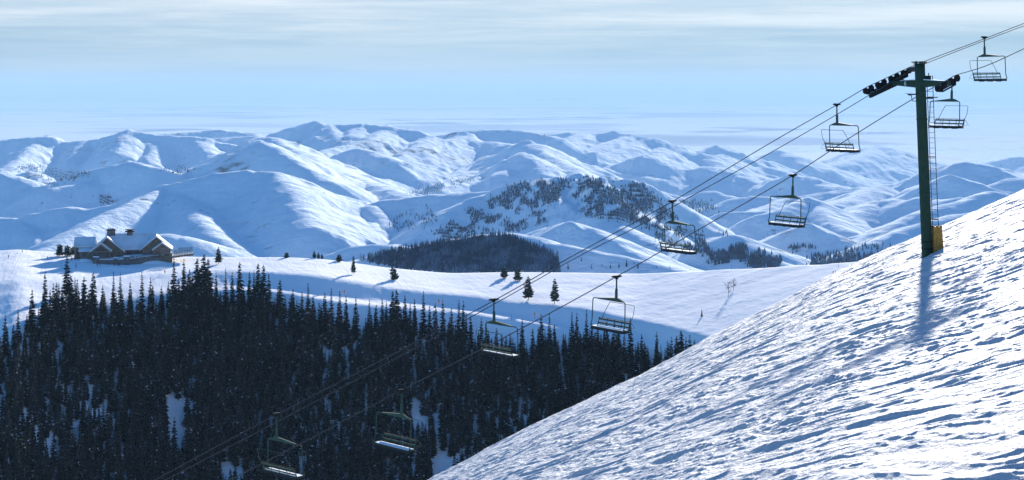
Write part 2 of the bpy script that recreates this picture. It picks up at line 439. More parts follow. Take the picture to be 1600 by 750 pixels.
# ------------------------------------------------------------------ mountains
# crests ('c', depth at the first point, depth at the last, photograph points) and spurs running down towards
# the valley ('s', depth at the first point, fall per metre, points); each becomes a ridge standing at its own distance
K = 1000.0
RIDGES = [
 # left back range
 ('c', 9.5*K, 9.0*K, .46, [(-260,232),(-120,222),(-40,224),(0,220),(24,216),(52,214),(74,213),(96,222),(132,219),(160,216),(176,210),(198,204),(216,206),(248,211),(280,212),(316,214),(340,221),(380,228),(420,236)]),
 ('s', 9.4*K, .22, .46, [(74,213),(58,224),(44,236),(24,252),(0,266),(-40,284)]),
 ('s', 9.2*K, .30, .46, [(198,204),(192,222),(180,238)]),
 ('s', 9.2*K, .34, .46, [(236,210),(236,228),(226,246),(240,256)]),
 ('s', 9.2*K, .34, .46, [(132,219),(120,236),(104,250)]),
 ('s', 9.1*K, .30, .46, [(300,214),(318,230),(330,246)]),
 ('s', 7.4*K, .26, .44, [(44,268),(62,278),(76,289)]),
 # far behind it
 ('c', 11*K, 11*K, .30, [(220,212),(300,206),(350,202),(384,207),(420,214),(440,220)]),
 ('c', 10.5*K, 10*K, .34, [(330,216),(372,214),(400,212),(440,222)]),
 # second row left
 ('c', 5.6*K, 5.0*K, .44, [(-180,280),(-60,266),(0,270),(24,277),(52,291),(76,289),(96,283),(152,264),(204,252),(240,261),(280,273),(310,286)]),
 ('s', 5.4*K, .24, .42, [(204,252),(180,266),(160,278),(132,286),(104,290),(84,294)]),
 ('s', 5.2*K, .26, .42, [(132,286),(140,298),(146,308)]),
 ('s', 5.2*K, .24, .42, [(76,289),(96,300),(110,314),(132,327)]),
 ('s', 5.5*K, .24, .42, [(-10,282),(20,294),(48,304),(62,316),(84,328)]),
 # lower left front ridges
 ('c', 3.7*K, 3.7*K, .44, [(-300,360),(-120,346),(0,340),(28,341),(56,333),(84,326),(110,323),(136,326),(172,321),(216,308),(256,290),(304,278),(344,270),(388,266),(424,268),(452,277),(480,289),(520,303),(548,318),(572,330)]),
 ('s', 3.7*K, .22, .42, [(256,292),(216,313),(186,325),(160,338),(120,360),(96,376),(70,392),(50,400)]),
 ('s', 3.7*K, .24, .40, [(28,341),(44,356),(58,372),(70,390)]),
 ('s', 3.7*K, .20, .42, [(262,294),(284,310),(300,330),(318,352),(340,370),(366,388),(384,402)]),
 ('s', 3.7*K, .24, .40, [(430,270),(446,290),(460,306),(472,328),(484,354)]),
 ('c', 2.6*K, 2.6*K, .36, [(215,372),(236,367),(257,365),(280,369),(300,375),(330,388),(362,398),(400,404)]),
 # pointed peak right of centre-left
 ('c', 5.8*K, 4.6*K, .46, [(250,280),(280,270),(296,264),(320,258),(344,252),(364,242),(386,230),(408,221),(424,230),(440,240),(462,254),(490,270),(510,282)]),
 ('c', 6.6*K, 4.4*K, .42, [(404,214),(424,214),(446,228),(472,242),(500,256),(530,270),(560,280),(600,291),(640,306),(662,316)]),
 ('s', 5.7*K, .26, .42, [(386,231),(386,246),(392,258),(384,264)]),
 ('s', 5.2*K, .20, .38, [(444,254),(462,266),(484,278),(500,284)]),
 # centre back range
 ('c', 9.5*K, 9.0*K, .44, [(412,222),(436,211),(460,198),(488,191),(512,194),(540,194),(568,193),(608,197),(624,201),(644,203),(664,210),(684,216)]),
 ('s', 9.3*K, .12, .40, [(608,198),(584,214),(560,222),(536,228),(508,236),(488,244)]),
 ('s', 9.3*K, .14, .40, [(636,203),(612,215),(590,226),(560,232),(520,240),(500,252)]),
 ('s', 9.3*K, .22, .40, [(512,194),(520,206),(530,216),(544,222)]),
 ('s', 9.3*K, .20, .40, [(568,193),(556,202),(548,212)]),
 ('s', 7.0*K, .22, .38, [(560,232),(578,236),(590,244)]),
 ('s', 7.0*K, .24, .38, [(556,246),(566,252),(576,262)]),
 ('s', 9.0*K, .14, .42, [(668,214),(644,232),(622,246),(590,258),(562,268)]),
 ('c', 10*K, 9.5*K, .40, [(664,218),(688,211),(720,205),(760,203),(800,202),(828,207),(856,212)]),
 ('s', 9.6*K, .12, .42, [(722,210),(700,226),(672,240),(640,252),(604,262),(572,270)]),
 ('s', 9.6*K, .18, .42, [(722,210),(736,216),(748,222)]),
 ('s', 9.4*K, .12, .42, [(748,222),(720,238),(690,252),(660,260),(624,270),(592,278)]),
 ('s', 7.2*K, .2, .36, [(660,260),(650,268),(630,274)]),
 ('s', 9.4*K, .12, .42, [(820,222),(790,232),(760,248),(736,262),(704,278),(672,296),(650,304)]),
 ('s', 8.6*K, .12, .40, [(806,238),(780,252),(750,264),(716,280),(684,296),(664,304)]),
 ('s', 7.6*K, .12, .38, [(812,250),(786,262),(758,274),(720,286),(690,298)]),
 ('c', 9.4*K, 8.8*K, .40, [(744,222),(776,221),(800,226)]),
 # centre right pyramid and the ranges beyond
 ('c', 8.6*K, 6.6*K, .44, [(790,240),(806,230),(822,221),(836,226),(852,238),(876,252),(900,266),(916,275)]),
 ('c', 7.4*K, 6.6*K, .42, [(782,262),(798,250),(815,239),(828,248),(842,262),(856,274)]),
 ('s', 7.3*K, .2, .4, [(815,240),(808,252),(798,262),(786,272)]),
 ('c', 11.5*K, 10.5*K, .34, [(840,212),(880,207),(920,209),(960,206),(984,209),(1008,214),(1030,222),(1060,234),(1084,246)]),
 ('s', 11*K, .12, .36, [(984,210),(960,220),(930,230),(900,240),(880,246)]),
 ('s', 11*K, .12, .36, [(1000,214),(980,228),(950,240),(930,250),(908,256)]),
 ('s', 11*K, .14, .36, [(910,208),(890,222),(872,238),(860,246)]),
 ('s', 10.8*K, .12, .36, [(1036,226),(1030,240),(1020,252),(1010,262)]),
 ('c', 9.0*K, 8.6*K, .36, [(978,262),(996,250),(1008,243),(1024,254),(1036,264)]),
 ('c', 8.8*K, 8.4*K, .34, [(880,262),(910,260),(940,262),(960,268),(990,272),(1010,276)]),
 ('c', 12.0*K, 11*K, .36, [(1060,262),(1076,248),(1096,234),(1118,227),(1144,236),(1168,248),(1190,260)]),
 ('s', 11.8*K, .16, .36, [(1118,228),(1128,240),(1140,254)]),
 ('c', 11.0*K, 10*K, .34, [(1052,256),(1072,248),(1092,240),(1108,250),(1128,262),(1146,272)]),
 ('c', 9.0*K, 8.4*K, .26, [(1040,282),(1064,275),(1088,264),(1108,260),(1128,265),(1150,274),(1176,284)]),
 ('c', 13.5*K, 12.5*K, .30, [(1180,262),(1200,244),(1214,236),(1236,244),(1256,256)]),
 ('c', 16*K, 15*K, .26, [(1260,262),(1300,250),(1340,240),(1370,228),(1400,238),(1430,246),(1460,256),(1500,264)]),
 ('s', 15.5*K, .10, .28, [(1370,229),(1352,242),(1330,250),(1300,258)]),
 ('s', 15.5*K, .10, .28, [(1420,244),(1400,254),(1380,262)]),
 ('c', 17*K, 16*K, .22, [(1520,262),(1560,252),(1596,245),(1640,250),(1700,262)]),
 ('c', 8.4*K, 8.0*K, .30, [(1210,296),(1222,284),(1236,274),(1256,276),(1276,286),(1300,292)]),
 # hill below the village
 ('c', 6.6*K, 6.4*K, .30, [(1068,318),(1084,306),(1104,298),(1124,304),(1150,312)]),
 ('c', 6.2*K, 6.0*K, .30, [(1100,336),(1130,320),(1160,308),(1188,306),(1220,312),(1250,306),(1290,300),(1330,298)]),
 ('s', 6.1*K, .14, .30, [(1230,310),(1200,324),(1170,334),(1140,340)]),
 # craggy wooded ridge in the centre
 ('c', 3.4*K, 3.0*K, .62, [(770,300),(790,290),(820,284),(850,279),(884,277),(920,277),(952,279),(980,279),(998,284),(1012,296),(1030,314),(1052,328),(1080,344),(1120,362),(1160,382),(1200,400),(1240,412)]),
 ('c', 3.0*K, 3.4*K, .46, [(540,408),(566,394),(596,384),(636,380),(664,366),(684,350),(704,332),(728,318),(750,306),(772,300)]),
 ('c', 3.9*K, 3.5*K, .42, [(380,410),(400,398),(426,384),(450,370),(484,360),(516,346),(548,334),(576,321),(608,311),(640,308),(672,304),(704,302),(740,300),(772,298)]),
 ('s', 3.6*K, .26, .44, [(576,322),(590,332),(600,344),(606,354)]),
 ('s', 3.3*K, .24, .50, [(852,280),(858,296),(870,312),(888,324),(916,332),(950,346),(990,364),(1030,384),(1070,404),(1110,420)]),
 ('s', 3.2*K, .28, .52, [(920,278),(936,300),(950,320)]),
 ('c', 2.5*K, 2.2*K, .40, [(800,392),(836,368),(862,355),(890,347),(914,354),(950,372),(984,392),(1020,410)]),
 ('c', 2.15*K, 2.1*K, .36, [(470,420),(500,406),(530,394),(560,384),(590,382),(620,384),(650,392)]),
 ('s', 3.0*K, .16, .36, [(1000,372),(1040,386),(1080,400),(1120,414)]),
 ('c', 2.6*K, 2.4*K, .42, [(1080,392),(1100,380),(1124,370),(1148,366),(1164,378),(1180,392),(1200,404)]),
 # wooded hill just behind the ridge slope
 ('c', 1.75*K, 1.55*K, .50, [(500,436),(540,416),(560,406),(592,398),(632,389),(672,381),(720,373),(760,366),(800,363),(824,368),(850,377),(880,381),(920,390),(960,398),(1008,408),(1060,420)]),
 # right side hills
 ('c', 4.4*K, 4.2*K, .42, [(1130,332),(1160,330),(1200,328),(1236,320),(1262,309),(1284,318),(1310,334),(1340,350),(1368,364)]),
 ('s', 4.3*K, .2, .40, [(1262,310),(1240,318),(1214,328),(1190,334)]),
 ('s', 4.3*K, .22, .40, [(1270,314),(1284,332),(1304,350),(1330,362)]),
 ('c', 3.4*K, 3.2*K, .42, [(1200,380),(1228,364),(1262,350),(1288,362),(1316,374),(1350,388)]),
 ('c', 6.6*K, 5.6*K, .36, [(1250,312),(1290,300),(1330,294),(1370,290),(1410,286),(1450,276),(1480,258),(1510,252),(1536,257),(1564,268),(1600,280),(1660,290)]),
 ('s', 6.4*K, .14, .34, [(1528,256),(1510,264),(1490,274)]),
 ('c', 5.0*K, 4.8*K, .42, [(1430,296),(1456,284),(1484,274),(1512,282),(1540,292),(1580,300)]),
 ('c', 5.6*K, 5.4*K, .34, [(1560,290),(1590,278),(1640,276),(1700,270)]),
 ('s', 5.6*K, .12, .34, [(1370,290),(1350,302),(1320,312),(1300,320)]),
 ('c', 4.6*K, 4.2*K, .36, [(1320,330),(1350,318),(1384,312),(1420,312),(1440,308),(1470,312),(1500,308)]),
 ('s', 4.5*K, .16, .36, [(1370,313),(1350,326),(1330,334)]),
 ('c', 3.3*K, 3.9*K, .36, [(1300,406),(1320,392),(1350,378),(1380,362),(1410,348),(1440,334),(1480,320),(1510,312),(1550,298),(1580,308),(1620,320)]),
 ('c', 2.9*K, 3.2*K, .34, [(1300,420),(1340,396),(1370,378),(1410,362),(1450,348),(1490,338),(1530,330)]),
]
PTS = []          # segments: ax ay az bx by bz slope r
def add_ridge(r):
    if r[0] == 'c':
        _, Ya, Yb, sl, pts = r
        n = len(pts); xs = [abs(pts[i + 1][0] - pts[i][0]) + 1e-3 for i in range(n - 1)]; tot = sum(xs); acc = 0; out = []
        for i in range(n):
            out.append(P(pts[i][0], pts[i][1], Ya + (Yb - Ya) * acc / tot))
            if i < n - 1: acc += xs[i]
    else:
        _, Ya, fall, sl, pts = r
        fall *= 0.5
        out = [P(pts[0][0], pts[0][1], Ya)]
        for (x, y) in pts[1:]:
            p = out[-1]; u, v = U(x), V(y)
            cand = np.linspace(p[1], p[1] * 0.6, 400)
            g = (p[2] - v * cand) - fall * np.hypot(u * cand - p[0], cand - p[1])
            k = int(np.argmax(g <= 0)) if (g <= 0).any() else 399
            out.append(np.array((u * cand[k], cand[k], v * cand[k])))
    for a, b in zip(out[:-1], out[1:]):
        PTS.append((*a, *b, sl * (1.30 if a[1] > 1900 else 1.1), 8 + (0.0060 if r[0] == 'c' else 0.0058) * a[1]))
for r_ in RIDGES: add_ridge(r_)
# side ribs branching off every crest, steeper and shorter than the traced spurs
rr_ = random.Random(77); base_n = len(PTS)
for q in range(base_n):
    ax, ay, az, bx, by, bz, sl, rad = PTS[q]
    if sl < .24 or ay < 1900: continue
    Lq = math.hypot(bx - ax, by - ay); step = 45 + .017 * ay; n = Lq / step; n = int(n) + (1 if rr_.random() < n - int(n) else 0)
    for i in range(n):
        f = rr_.random(); x0, y0, z0 = ax + (bx - ax) * f, ay + (by - ay) * f, az + (bz - az) * f
        tx, ty = (bx - ax) / (Lq + 1e-6), (by - ay) / (Lq + 1e-6); side = 1 if rr_.random() < .5 else -1
        nx_, ny_ = -ty * side, tx * side
        if ny_ > .35 and rr_.random() < .7: nx_, ny_ = -nx_, -ny_
        dn = 1 if bz < az else -1; sw = rr_.uniform(.05, .9) * dn
        dx, dy = nx_ + tx * sw, ny_ + ty * sw; l_ = math.hypot(dx, dy); dx /= l_; dy /= l_
        L = rr_.uniform(.35, 1.3) * (120 + .05 * ay); fall = sl * rr_.uniform(.52, .78)
        bend = rr_.uniform(-.35, .35); x1, y1 = x0 + dx * L * .5, y0 + dy * L * .5; z1 = z0 - 6 - fall * L * .5
        x2, y2 = x1 + (dx - dy * bend) * L * .5, y1 + (dy + dx * bend) * L * .5; z2 = z1 - fall * L * .5
        rb = 4 + .0016 * ay
        PTS.append((x0, y0, z0 - 6, x1, y1, z1, sl * 1.08, rb)); PTS.append((x1, y1, z1, x2, y2, z2, sl * 1.08, rb))
# pointed summits
for px_, py_s, Y_, sl_s in ((408, 217.5, 5.75, .55), (204, 249.5, 5.35, .5), (198, 200.5, 9.2, .6), (216, 203.5, 9.2, .6), (74, 210.5, 9.4, .55), (488, 188, 9.3, .5), (608, 194.5, 9.3, .55), (640, 199, 9.3, .55),
                            (724, 205, 9.6, .5), (760, 201, 9.8, .5), (823, 217, 8.0, .58), (815, 236, 7.4, .55), (744, 219.5, 9.4, .5), (884, 205, 11.3, .45), (960, 203.5, 11, .45), (1118, 224, 11.6, .5), (1092, 237, 10.6, .5),
                            (1008, 240, 8.8, .5), (1214, 233, 13, .45), (1370, 225, 15.6, .38), (1236, 270, 8.2, .5), (1262, 306, 4.3, .55), (1262, 347, 3.3, .6), (388, 263.5, 3.7, .5), (256, 287, 3.7, .5), (1484, 271, 4.9, .5), (890, 344.5, 2.35, .55), (576, 319.5, 3.7, .6)):
    p_ = P(px_, py_s, Y_ * K); PTS.append((*p_, p_[0] + 12, p_[1] - 20, p_[2] - 8, sl_s, 4 + .0008 * p_[1]))
print('ridge segments', len(PTS))

nu, ny = 1500, 1080
hu = np.linspace(-0.46, 0.46, nu); hy = np.exp(np.linspace(math.log(1050), math.log(30000), ny))
HU, HY = np.meshgrid(hu, hy); HX = HU * HY
FL_Y = np.array([900, 1500, 2500, 3500, 5000, 7000, 9000, 12000, 16000, 22000, 30000.0])
FL_Z = np.array([-260, -310, -390, -440, -490, -590, -690, -790, -868, -895, -927.0])
Hf = np.interp(HY, FL_Y, FL_Z)
Hf = Hf + np.clip((24000 - HY) / 14000, 0, 1) * np.clip((HY - 1500) / 2500, 0, 1) * 26 * fbm(HX / 900, HY / 1300, 4, 71)
warp = fbm(HX / 420, HY / 420, 3, 90)
wx = HX + 15 * fbm(HX / 260, HY / 260, 3, 91) * (HY / 5000); wy = HY + 15 * fbm(HX / 260, HY / 260, 3, 92) * (HY / 5000)
H = np.full(HX.shape, -5000.0); Dn = np.full(HX.shape, 1e6)
for (ax, ay, az, bx, by, bz, sl, rr) in PTS:
    reach = (max(az, bz) + 960) / (sl * 0.8) + 100
    m0 = (HY > min(ay, by) - reach) & (HY < max(ay, by) + reach) & (HX > min(ax, bx) - reach) & (HX < max(ax, bx) + reach)
    rws = np.where(m0.any(1))[0]; cls = np.where(m0.any(0))[0]
    if len(rws) == 0 or len(cls) == 0: continue
    sl_ = np.s_[rws[0]:rws[-1] + 1, cls[0]:cls[-1] + 1]
    X, Y = wx[sl_], wy[sl_]
    dx, dy = bx - ax, by - ay; L2 = dx * dx + dy * dy + 1e-6
    t = np.clip(((X - ax) * dx + (Y - ay) * dy) / L2, 0, 1)
    d = np.hypot(X - (ax + t * dx), Y - (ay + t * dy))
    ox, oy = X - (ax + t * dx), Y - (ay + t * dy)
    sunward = np.clip((0.80 * ox + 0.60 * oy) / (d + 1.0), 0, 1)      # sun-facing flanks shaped flatter so that wider lit faces show
    s_ = sl * (1 + 0.22 * warp[sl_]) * (1 - 0.18 * sunward)
    h = az + t * (bz - az) - s_ * (np.sqrt(d * d + rr * rr) - rr)
    cur = H[sl_]; up = h > cur
    k = 4 + 0.0012 * Y                                            # soft maximum rounds the creases
    mx_ = np.maximum(cur, h); df = np.abs(cur - h)
    # only the creases low on a ridge are rounded so that the crests keep their traced height
    H[sl_] = mx_
    Dn[sl_] = np.where(up, d, Dn[sl_])
k = 10.0
H = np.maximum(H, Hf) + 0
depth = np.clip(Dn / (0.022 * HY + 40), 0, 1)
rel = np.clip(Dn / 110, 0, 1) * np.clip((H - Hf) / 60, 0, 1)
rq = (1 - np.abs(fbm(wx / 150, wy / 330, 3, 155, .5))) ** 2 * .6 + (1 - np.abs(fbm(wx / 62 + wy / 300, wy / 150, 3, 156, .5))) ** 2 * .25
flute = 1 - np.abs(fbm(HX / 210, HY / 420, 4, 55, 0.55))
H = H + rel * (flute - 0.75) * 18 * np.clip(HY / 6000, .35, 1.3) + rel * (rq - .5) * 17 * np.clip(HY / 5000, .4, 1.5)
H = H + depth * 5.0 * fbm(HX / 70, HY / 70, 3, 57)
H = H + 2.2 * fbm(HX / 30, HY / 30, 3, 58) * np.clip(HY / 4000, .4, 2)
# crags on the craggy ridge
ux = HX / HY * F + 800
cr = np.exp(-((ux - 925) / 85) ** 2) * np.exp(-((HY - 3150) / 230) ** 2)
H = H + cr * (np.abs(fbm(HX / 45, HY / 45, 4, 66, .6)) * 40 - 5)
# soft smoothing along depth and sideways
def sm2(A):
    A = A.copy(); A[1:-1] = (A[:-2] + 2 * A[1:-1] + A[2:]) / 4; A[:, 1:-1] = (A[:, :-2] + 2 * A[:, 1:-1] + A[:, 2:]) / 4
    return A
H = sm2(H)
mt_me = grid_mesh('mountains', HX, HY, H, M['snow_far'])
mt = link('mountains', mt_me); tag(mt, 'range of snow covered mountain ridges and valleys', kind='structure')
def far_hit(px, py, ymin=0.0):
    u = U(px); j = int(np.clip(round((u - hu[0]) / (hu[1] - hu[0])), 0, nu - 1)); vv = H[:, j] / hy
    ok = (vv >= V(py)) & (hy > ymin)
    if not ok.any(): return None
    i = int(np.argmax(ok)); return np.array((hu[j] * hy[i], hy[i], H[i, j]))

# ------------------------------------------------------------------ plain and the far range at the horizon
pu = np.linspace(-0.62, 0.62, 420); py_ = np.exp(np.linspace(math.log(15000), math.log(170000), 260))
PU, PY = np.meshgrid(pu, py_); PX = PU * PY
PZ = -905 + 9 * fbm(PX / 3500, PY / 5000, 4, 101)
low = np.clip(fbm(PX / 9000, PY / 15000, 4, 107) - .12, 0, 1) * np.clip((60000 - PY) / 40000, 0, 1)
PZ = PZ + low * 260
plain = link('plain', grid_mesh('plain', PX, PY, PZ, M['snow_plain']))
tag(plain, 'wide snow covered plain reaching to the hazy horizon', kind='structure')
fu = np.linspace(-0.60, 0.60, 420); fy = np.linspace(125000, 165000, 50)
FU, FY = np.meshgrid(fu, fy); FX = FU * FY
prof_ = np.sin(np.pi * np.clip((FY - 125000) / 40000, 0, 1)) ** 0.8
hgt = 760 + 330 * fbm(FX / 22000, FY / 60000, 5, 120, .55) + 420 * np.exp(-((FX + 52000) / 20000) ** 2)
FZ = -930 + prof_ * (hgt + 180 * fbm(FX / 5000, FY / 5000, 4, 121))
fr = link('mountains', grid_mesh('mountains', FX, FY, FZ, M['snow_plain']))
tag(fr, 'faint mountain range lost in haze along the horizon', kind='structure')

# ------------------------------------------------------------------ haze
hz = bpy.data.materials.new('air'); hz.use_nodes = True
t_ = hz.node_tree
for n in list(t_.nodes): t_.nodes.remove(n)
vo = t_.nodes.new('ShaderNodeVolumePrincipled'); oo = t_.nodes.new('ShaderNodeOutputMaterial')
vo.inputs['Color'].default_value = (0.36, 0.545, 0.735, 1); vo.inputs['Density'].default_value = 2.7e-5
vo.inputs['Anisotropy'].default_value = 0.0
t_.links.new(vo.outputs[0], oo.inputs['Volume'])
hb = MB(); hb.box(-112000, 112000, -3000, 172000, -935, 330)
haze = hb.build('haze', hz); tag(haze, 'thin blue haze over the mountains and the plain', 'haze', kind='stuff')

# ------------------------------------------------------------------ lift tower
def fhit(px, py):
    u = U(px); yy = np.arange(8, 400, 0.1); vv = fore_z(u * yy, yy) / yy
    k = int(np.argmax(vv >= V(py))); return np.array((u * yy[k], yy[k], vv[k] * yy[k]))
TY = 96.0
t_base = np.array((U(1449.5) * TY, TY, float(fore_z(U(1449.5) * TY, TY)) - 0.5))
t_top = P(1437.0, 100, TY)
axis = Vector(t_top - t_base); T_LEN = axis.length; axis.normalize()
nrm = Vector((0.515, -0.857, 0.0)); along = Vector((0.857, 0.515, 0.0))
def tpt(h): return Vector(t_base) + axis * h
def h_of_y(py): return (V(py) * TY - t_base[2]) / axis.z
def ropeA(px, py):
    u = U(px); t = (31.7 - 103 * u) / (43.5 - 26 * u); return np.array((31.7 - 43.5 * t, 103 - 26 * t, V(py) * (103 - 26 * t)))
def ropeB(px, py):
    u = U(px); t = (34.4 - 98.5 * u) / (43.5 - 26 * u); return np.array((34.4 - 43.5 * t, 98.5 - 26 * t, V(py) * (98.5 - 26 * t)))
def world_mb(name, m, mb, parent, smooth=False):
    """mb given in world coordinates, stored relative to the parent thing"""
    o = mb.build(name, m, None, None, None, smooth)
    px_ = Vector(parent.location) if parent.parent is None else Vector((0, 0, 0))
    root = parent
    while root.parent is not None: root = root.parent
    off = Vector(root.location)
    for v in o.data.vertices: v.co = v.co - off
    o.parent = parent
    return o
tower = thing('lift_tower', 'tall dark green steel ski lift tower with sheave wheels on its crossarm', 'lift tower', t_base)
mb = MB(); hs = np.linspace(0, T_LEN, 12)
mb.tube([tpt(h) for h in hs], [0.335 - 0.02 * h / T_LEN for h in hs], 28)
for hh in (0.55, 4.6, 9.2): mb.tube([tpt(hh), tpt(hh + 0.09)], 0.35, 28)
world_mb('pole', M['green_steel'], mb, tower, True)
mb = MB(); mb.tube([tpt(T_LEN), tpt(T_LEN + 0.05)], 0.40, 20)
for k_ in range(5):
    a_ = k_ * 1.26; c_ = tpt(T_LEN + 0.04) + Vector((math.cos(a_) * .28, math.sin(a_) * .28, 0)); mb.tube([c_, c_ + Vector((0, 0, .14))], 0.04, 6)
p0_ = tpt(T_LEN + .08); mb.box(p0_.x - .5, p0_.x + .45, p0_.y - .06, p0_.y + .06, p0_.z, p0_.z + .07)
world_mb('cap', M['dark_steel'], mb, tower)
# crossarm
hc = h_of_y(131); cc = tpt(hc)
A_c = Vector(ropeA(1392, 122)); B_c = Vector(ropeB(1481, 130))
mb = MB()
def taper_beam(mb, a, b, wa, ha, wb, hb_, side):
    a, b = Vector(a), Vector(b); up = Vector((0, 0, 1)); sd = Vector(side).normalized()
    vs = []
    for p, w_, h_ in ((a, wa, ha), (b, wb, hb_)):
        vs += [p - sd * w_ / 2 - up * h_ / 2, p + sd * w_ / 2 - up * h_ / 2, p + sd * w_ / 2 + up * h_ / 2, p - sd * w_ / 2 + up * h_ / 2]
    mb.add(vs, [(3, 2, 1, 0), (4, 5, 6, 7), (0, 1, 5, 4), (1, 2, 6, 5), (2, 3, 7, 6), (3, 0, 4, 7)])
endA = Vector((A_c.x, A_c.y, cc.z + 0.05)); endB = Vector((B_c.x, B_c.y, cc.z + 0.05))
taper_beam(mb, cc, endA, .30, .52, .26, .20, along); taper_beam(mb, cc + nrm * 0.01, endB, .29, .50, .26, .18, along)
for e in (endA, endB):
    mb.tube([e + Vector((0, 0, -.14)), e + Vector((0, 0, .14))], .16, 12)
arm = world_mb('crossarm', M['green_steel'], mb, tower)
mb = MB(); a1 = cc + nrm * .35 + Vector((0, 0, .262)); b1 = endB - nrm * .3 + Vector((0, 0, .115)); taper_beam(mb, a1, b1, .26, .06, .2, .05, along)
a1 = cc - nrm * .35 + Vector((0, 0, .262)); b1 = endA + nrm * .9 + Vector((0, 0, .16)); taper_beam(mb, a1, b1, .24, .05, .2, .04, along)
world_mb('snow_strip', M['snow_cap'], mb, arm)
# number 6 on the crossarm
fc = bpy.data.curves.new('number_sign', 'FONT'); fc.body = '6'; fc.size = 0.42; fc.extrude = 0.004; fc.align_x = 'CENTER'; fc.align_y = 'CENTER'
fc.materials.append(M['white_paint'])
npos = cc + (endA - cc) * 0.42 - Vector((along.x, along.y, 0)) * 0.155 + Vector((0, 0, -0.02))
_tmp = bpy.data.objects.new('t', fc); COL.objects.link(_tmp); _dg = bpy.context.evaluated_depsgraph_get(); _me = bpy.data.meshes.new_from_object(_tmp.evaluated_get(_dg)); bpy.data.objects.remove(_tmp)
num = link('number_sign', _me); num.parent = tower
npos = cc + (endA - cc) * 0.45 - along * 0.156
# the arm's flank that faces the camera is the one on the -along side
num.location = npos - Vector(t_base); num.rotation_euler = (R(90), 0, math.atan2(nrm.y, nrm.x))
num['label'] = 'white number 6 painted on the crossarm'
# sheave trains
def sheave_train(ropef, pxs, pys, name_at, wheel_r, under, n_pairs):
    e = link('sheave_train', None, tower)
    ctr = Vector(ropef(sum(pxs) / len(pxs), sum(pys) / len(pys)))
    mbb = MB(); ws = [Vector(ropef(a, b)) + Vector((0, 0, -wheel_r if under else wheel_r)) for a, b in zip(pxs, pys)]
    for i in range(0, len(ws) - 1, 2):
        a, b = ws[i], ws[i + 1]
        for sd in (-.11, .11):
            taper_beam(mbb, a + nrm * sd, b + nrm * sd, .03, .07, .03, .07, nrm)
    mids = [(ws[i] + ws[i + 1]) / 2 for i in range(0, len(ws) - 1, 2)]
    for i in range(0, len(mids) - 1, 2):
        a, b = mids[i], mids[i + 1]
        dz = Vector((0, 0, -0.27))
        for sd in (-.17, .17): taper_beam(mbb, a + nrm * sd + dz, b + nrm * sd + dz, .04, .10, .04, .10, nrm)
        for q in (a, b): mbb.tube([q - nrm * .19, q + nrm * .19], .05, 8)
        for q in (a, b): taper_beam(mbb, q + Vector((0, 0, .03)), q + dz * 1.0, .36, .05, .36, .10, nrm)
    if len(mids) >= 4:
        a, b = (mids[0] + mids[1]) / 2, (mids[2] + mids[3]) / 2; dz = Vector((0, 0, -.52))
        taper_beam(mbb, a + (b - a) * -.18 + dz * .95, b + (b - a) * .12 + dz * .95, .22, .17, .22, .20, nrm)
        for q in (a, b): taper_beam(mbb, q + dz * .5, q + dz, .2, .08, .2, .10, nrm)
    world_mb('rocker_beam', M['dark_steel'], mbb, e)
    for w_ in ws:
        m1 = MB(); m1.tube([w_ - nrm * .055, w_ - nrm * .03, w_ + nrm * .03, w_ + nrm * .055], [wheel_r, wheel_r - .025, wheel_r - .025, wheel_r], 22)
        m1.tube([w_ - nrm * .10, w_ + nrm * .10], .05, 10)
        for kk in range(5):
            a_ = kk * 2 * math.pi / 5; dv_ = (along * math.cos(a_) + Vector((0, 0, 1)) * math.sin(a_)) * (wheel_r * .62)
            m1.tube([w_ + dv_ - nrm * .062, w_ + dv_ + nrm * .062], .035, 6)
        o = world_mb('sheave', M['rubber'], m1, e)
    return e
ax_ = [1352.5, 1361.5, 1371.5, 1381.5, 1392, 1401.5, 1411.5, 1420.5]
RA_X = np.array([1340, 1352, 1372, 1392, 1412, 1424, 1440]); RA_Y = np.array([143.5, 137.5, 127.8, 118.4, 109.2, 103.8, 97.6])
sheave_train(ropeA, ax_, [float(np.interp(a, RA_X, RA_Y)) for a in ax_], 'A', 0.20, True, 4)
bx_ = [1465.5, 1475, 1485.5, 1495.5]
sheave_train(ropeB, bx_, [132.6, 127.6, 121.6, 116.6], 'B', 0.22, True, 2)
# second rocker frame and drop bracket that ties the left train to the pole
mb = MB(); q1 = Vector(ropeA(1373, 139)); q2 = Vector(ropeA(1398, 127)); q3 = Vector(ropeA(1418, 112))
taper_beam(mb, q1, q2, .20, .14, .20, .16, nrm); taper_beam(mb, q2 + Vector((.02, 0, 0)), q3, .2, .16, .2, .30, nrm)
top_l = tpt(T_LEN - .3); taper_beam(mb, q3 + Vector((0, 0, .1)), top_l - nrm * .28, .16, .25, .16, .34, nrm.cross(Vector((0, 0, 1))))
world_mb('drop_bracket', M['dark_steel'], mb, tower)
# ladder
mb = MB(); h0, h1 = h_of_y(372), h_of_y(118)
dxl = Vector((1, 0, 0)); fwd = Vector((0, -0.18, 0))
for dx_ in (.36, .72):
    mb.tube([tpt(h0) + dxl * dx_ + fwd, tpt(h1) + dxl * dx_ + fwd], .022, 6)
hh = h0 + .2
while hh < h1:
    mb.tube([tpt(hh) + dxl * .36 + fwd, tpt(hh) + dxl * .72 + fwd], .012, 5); hh += .32
for hh in (h0 + 1.2, (h0 + h1) / 2, h1 - .4):
    mb.tube([tpt(hh) + fwd * .5, tpt(hh) + dxl * .72 + fwd * .5], .035, 6)
world_mb('ladder', M['dark_steel'], mb, tower)
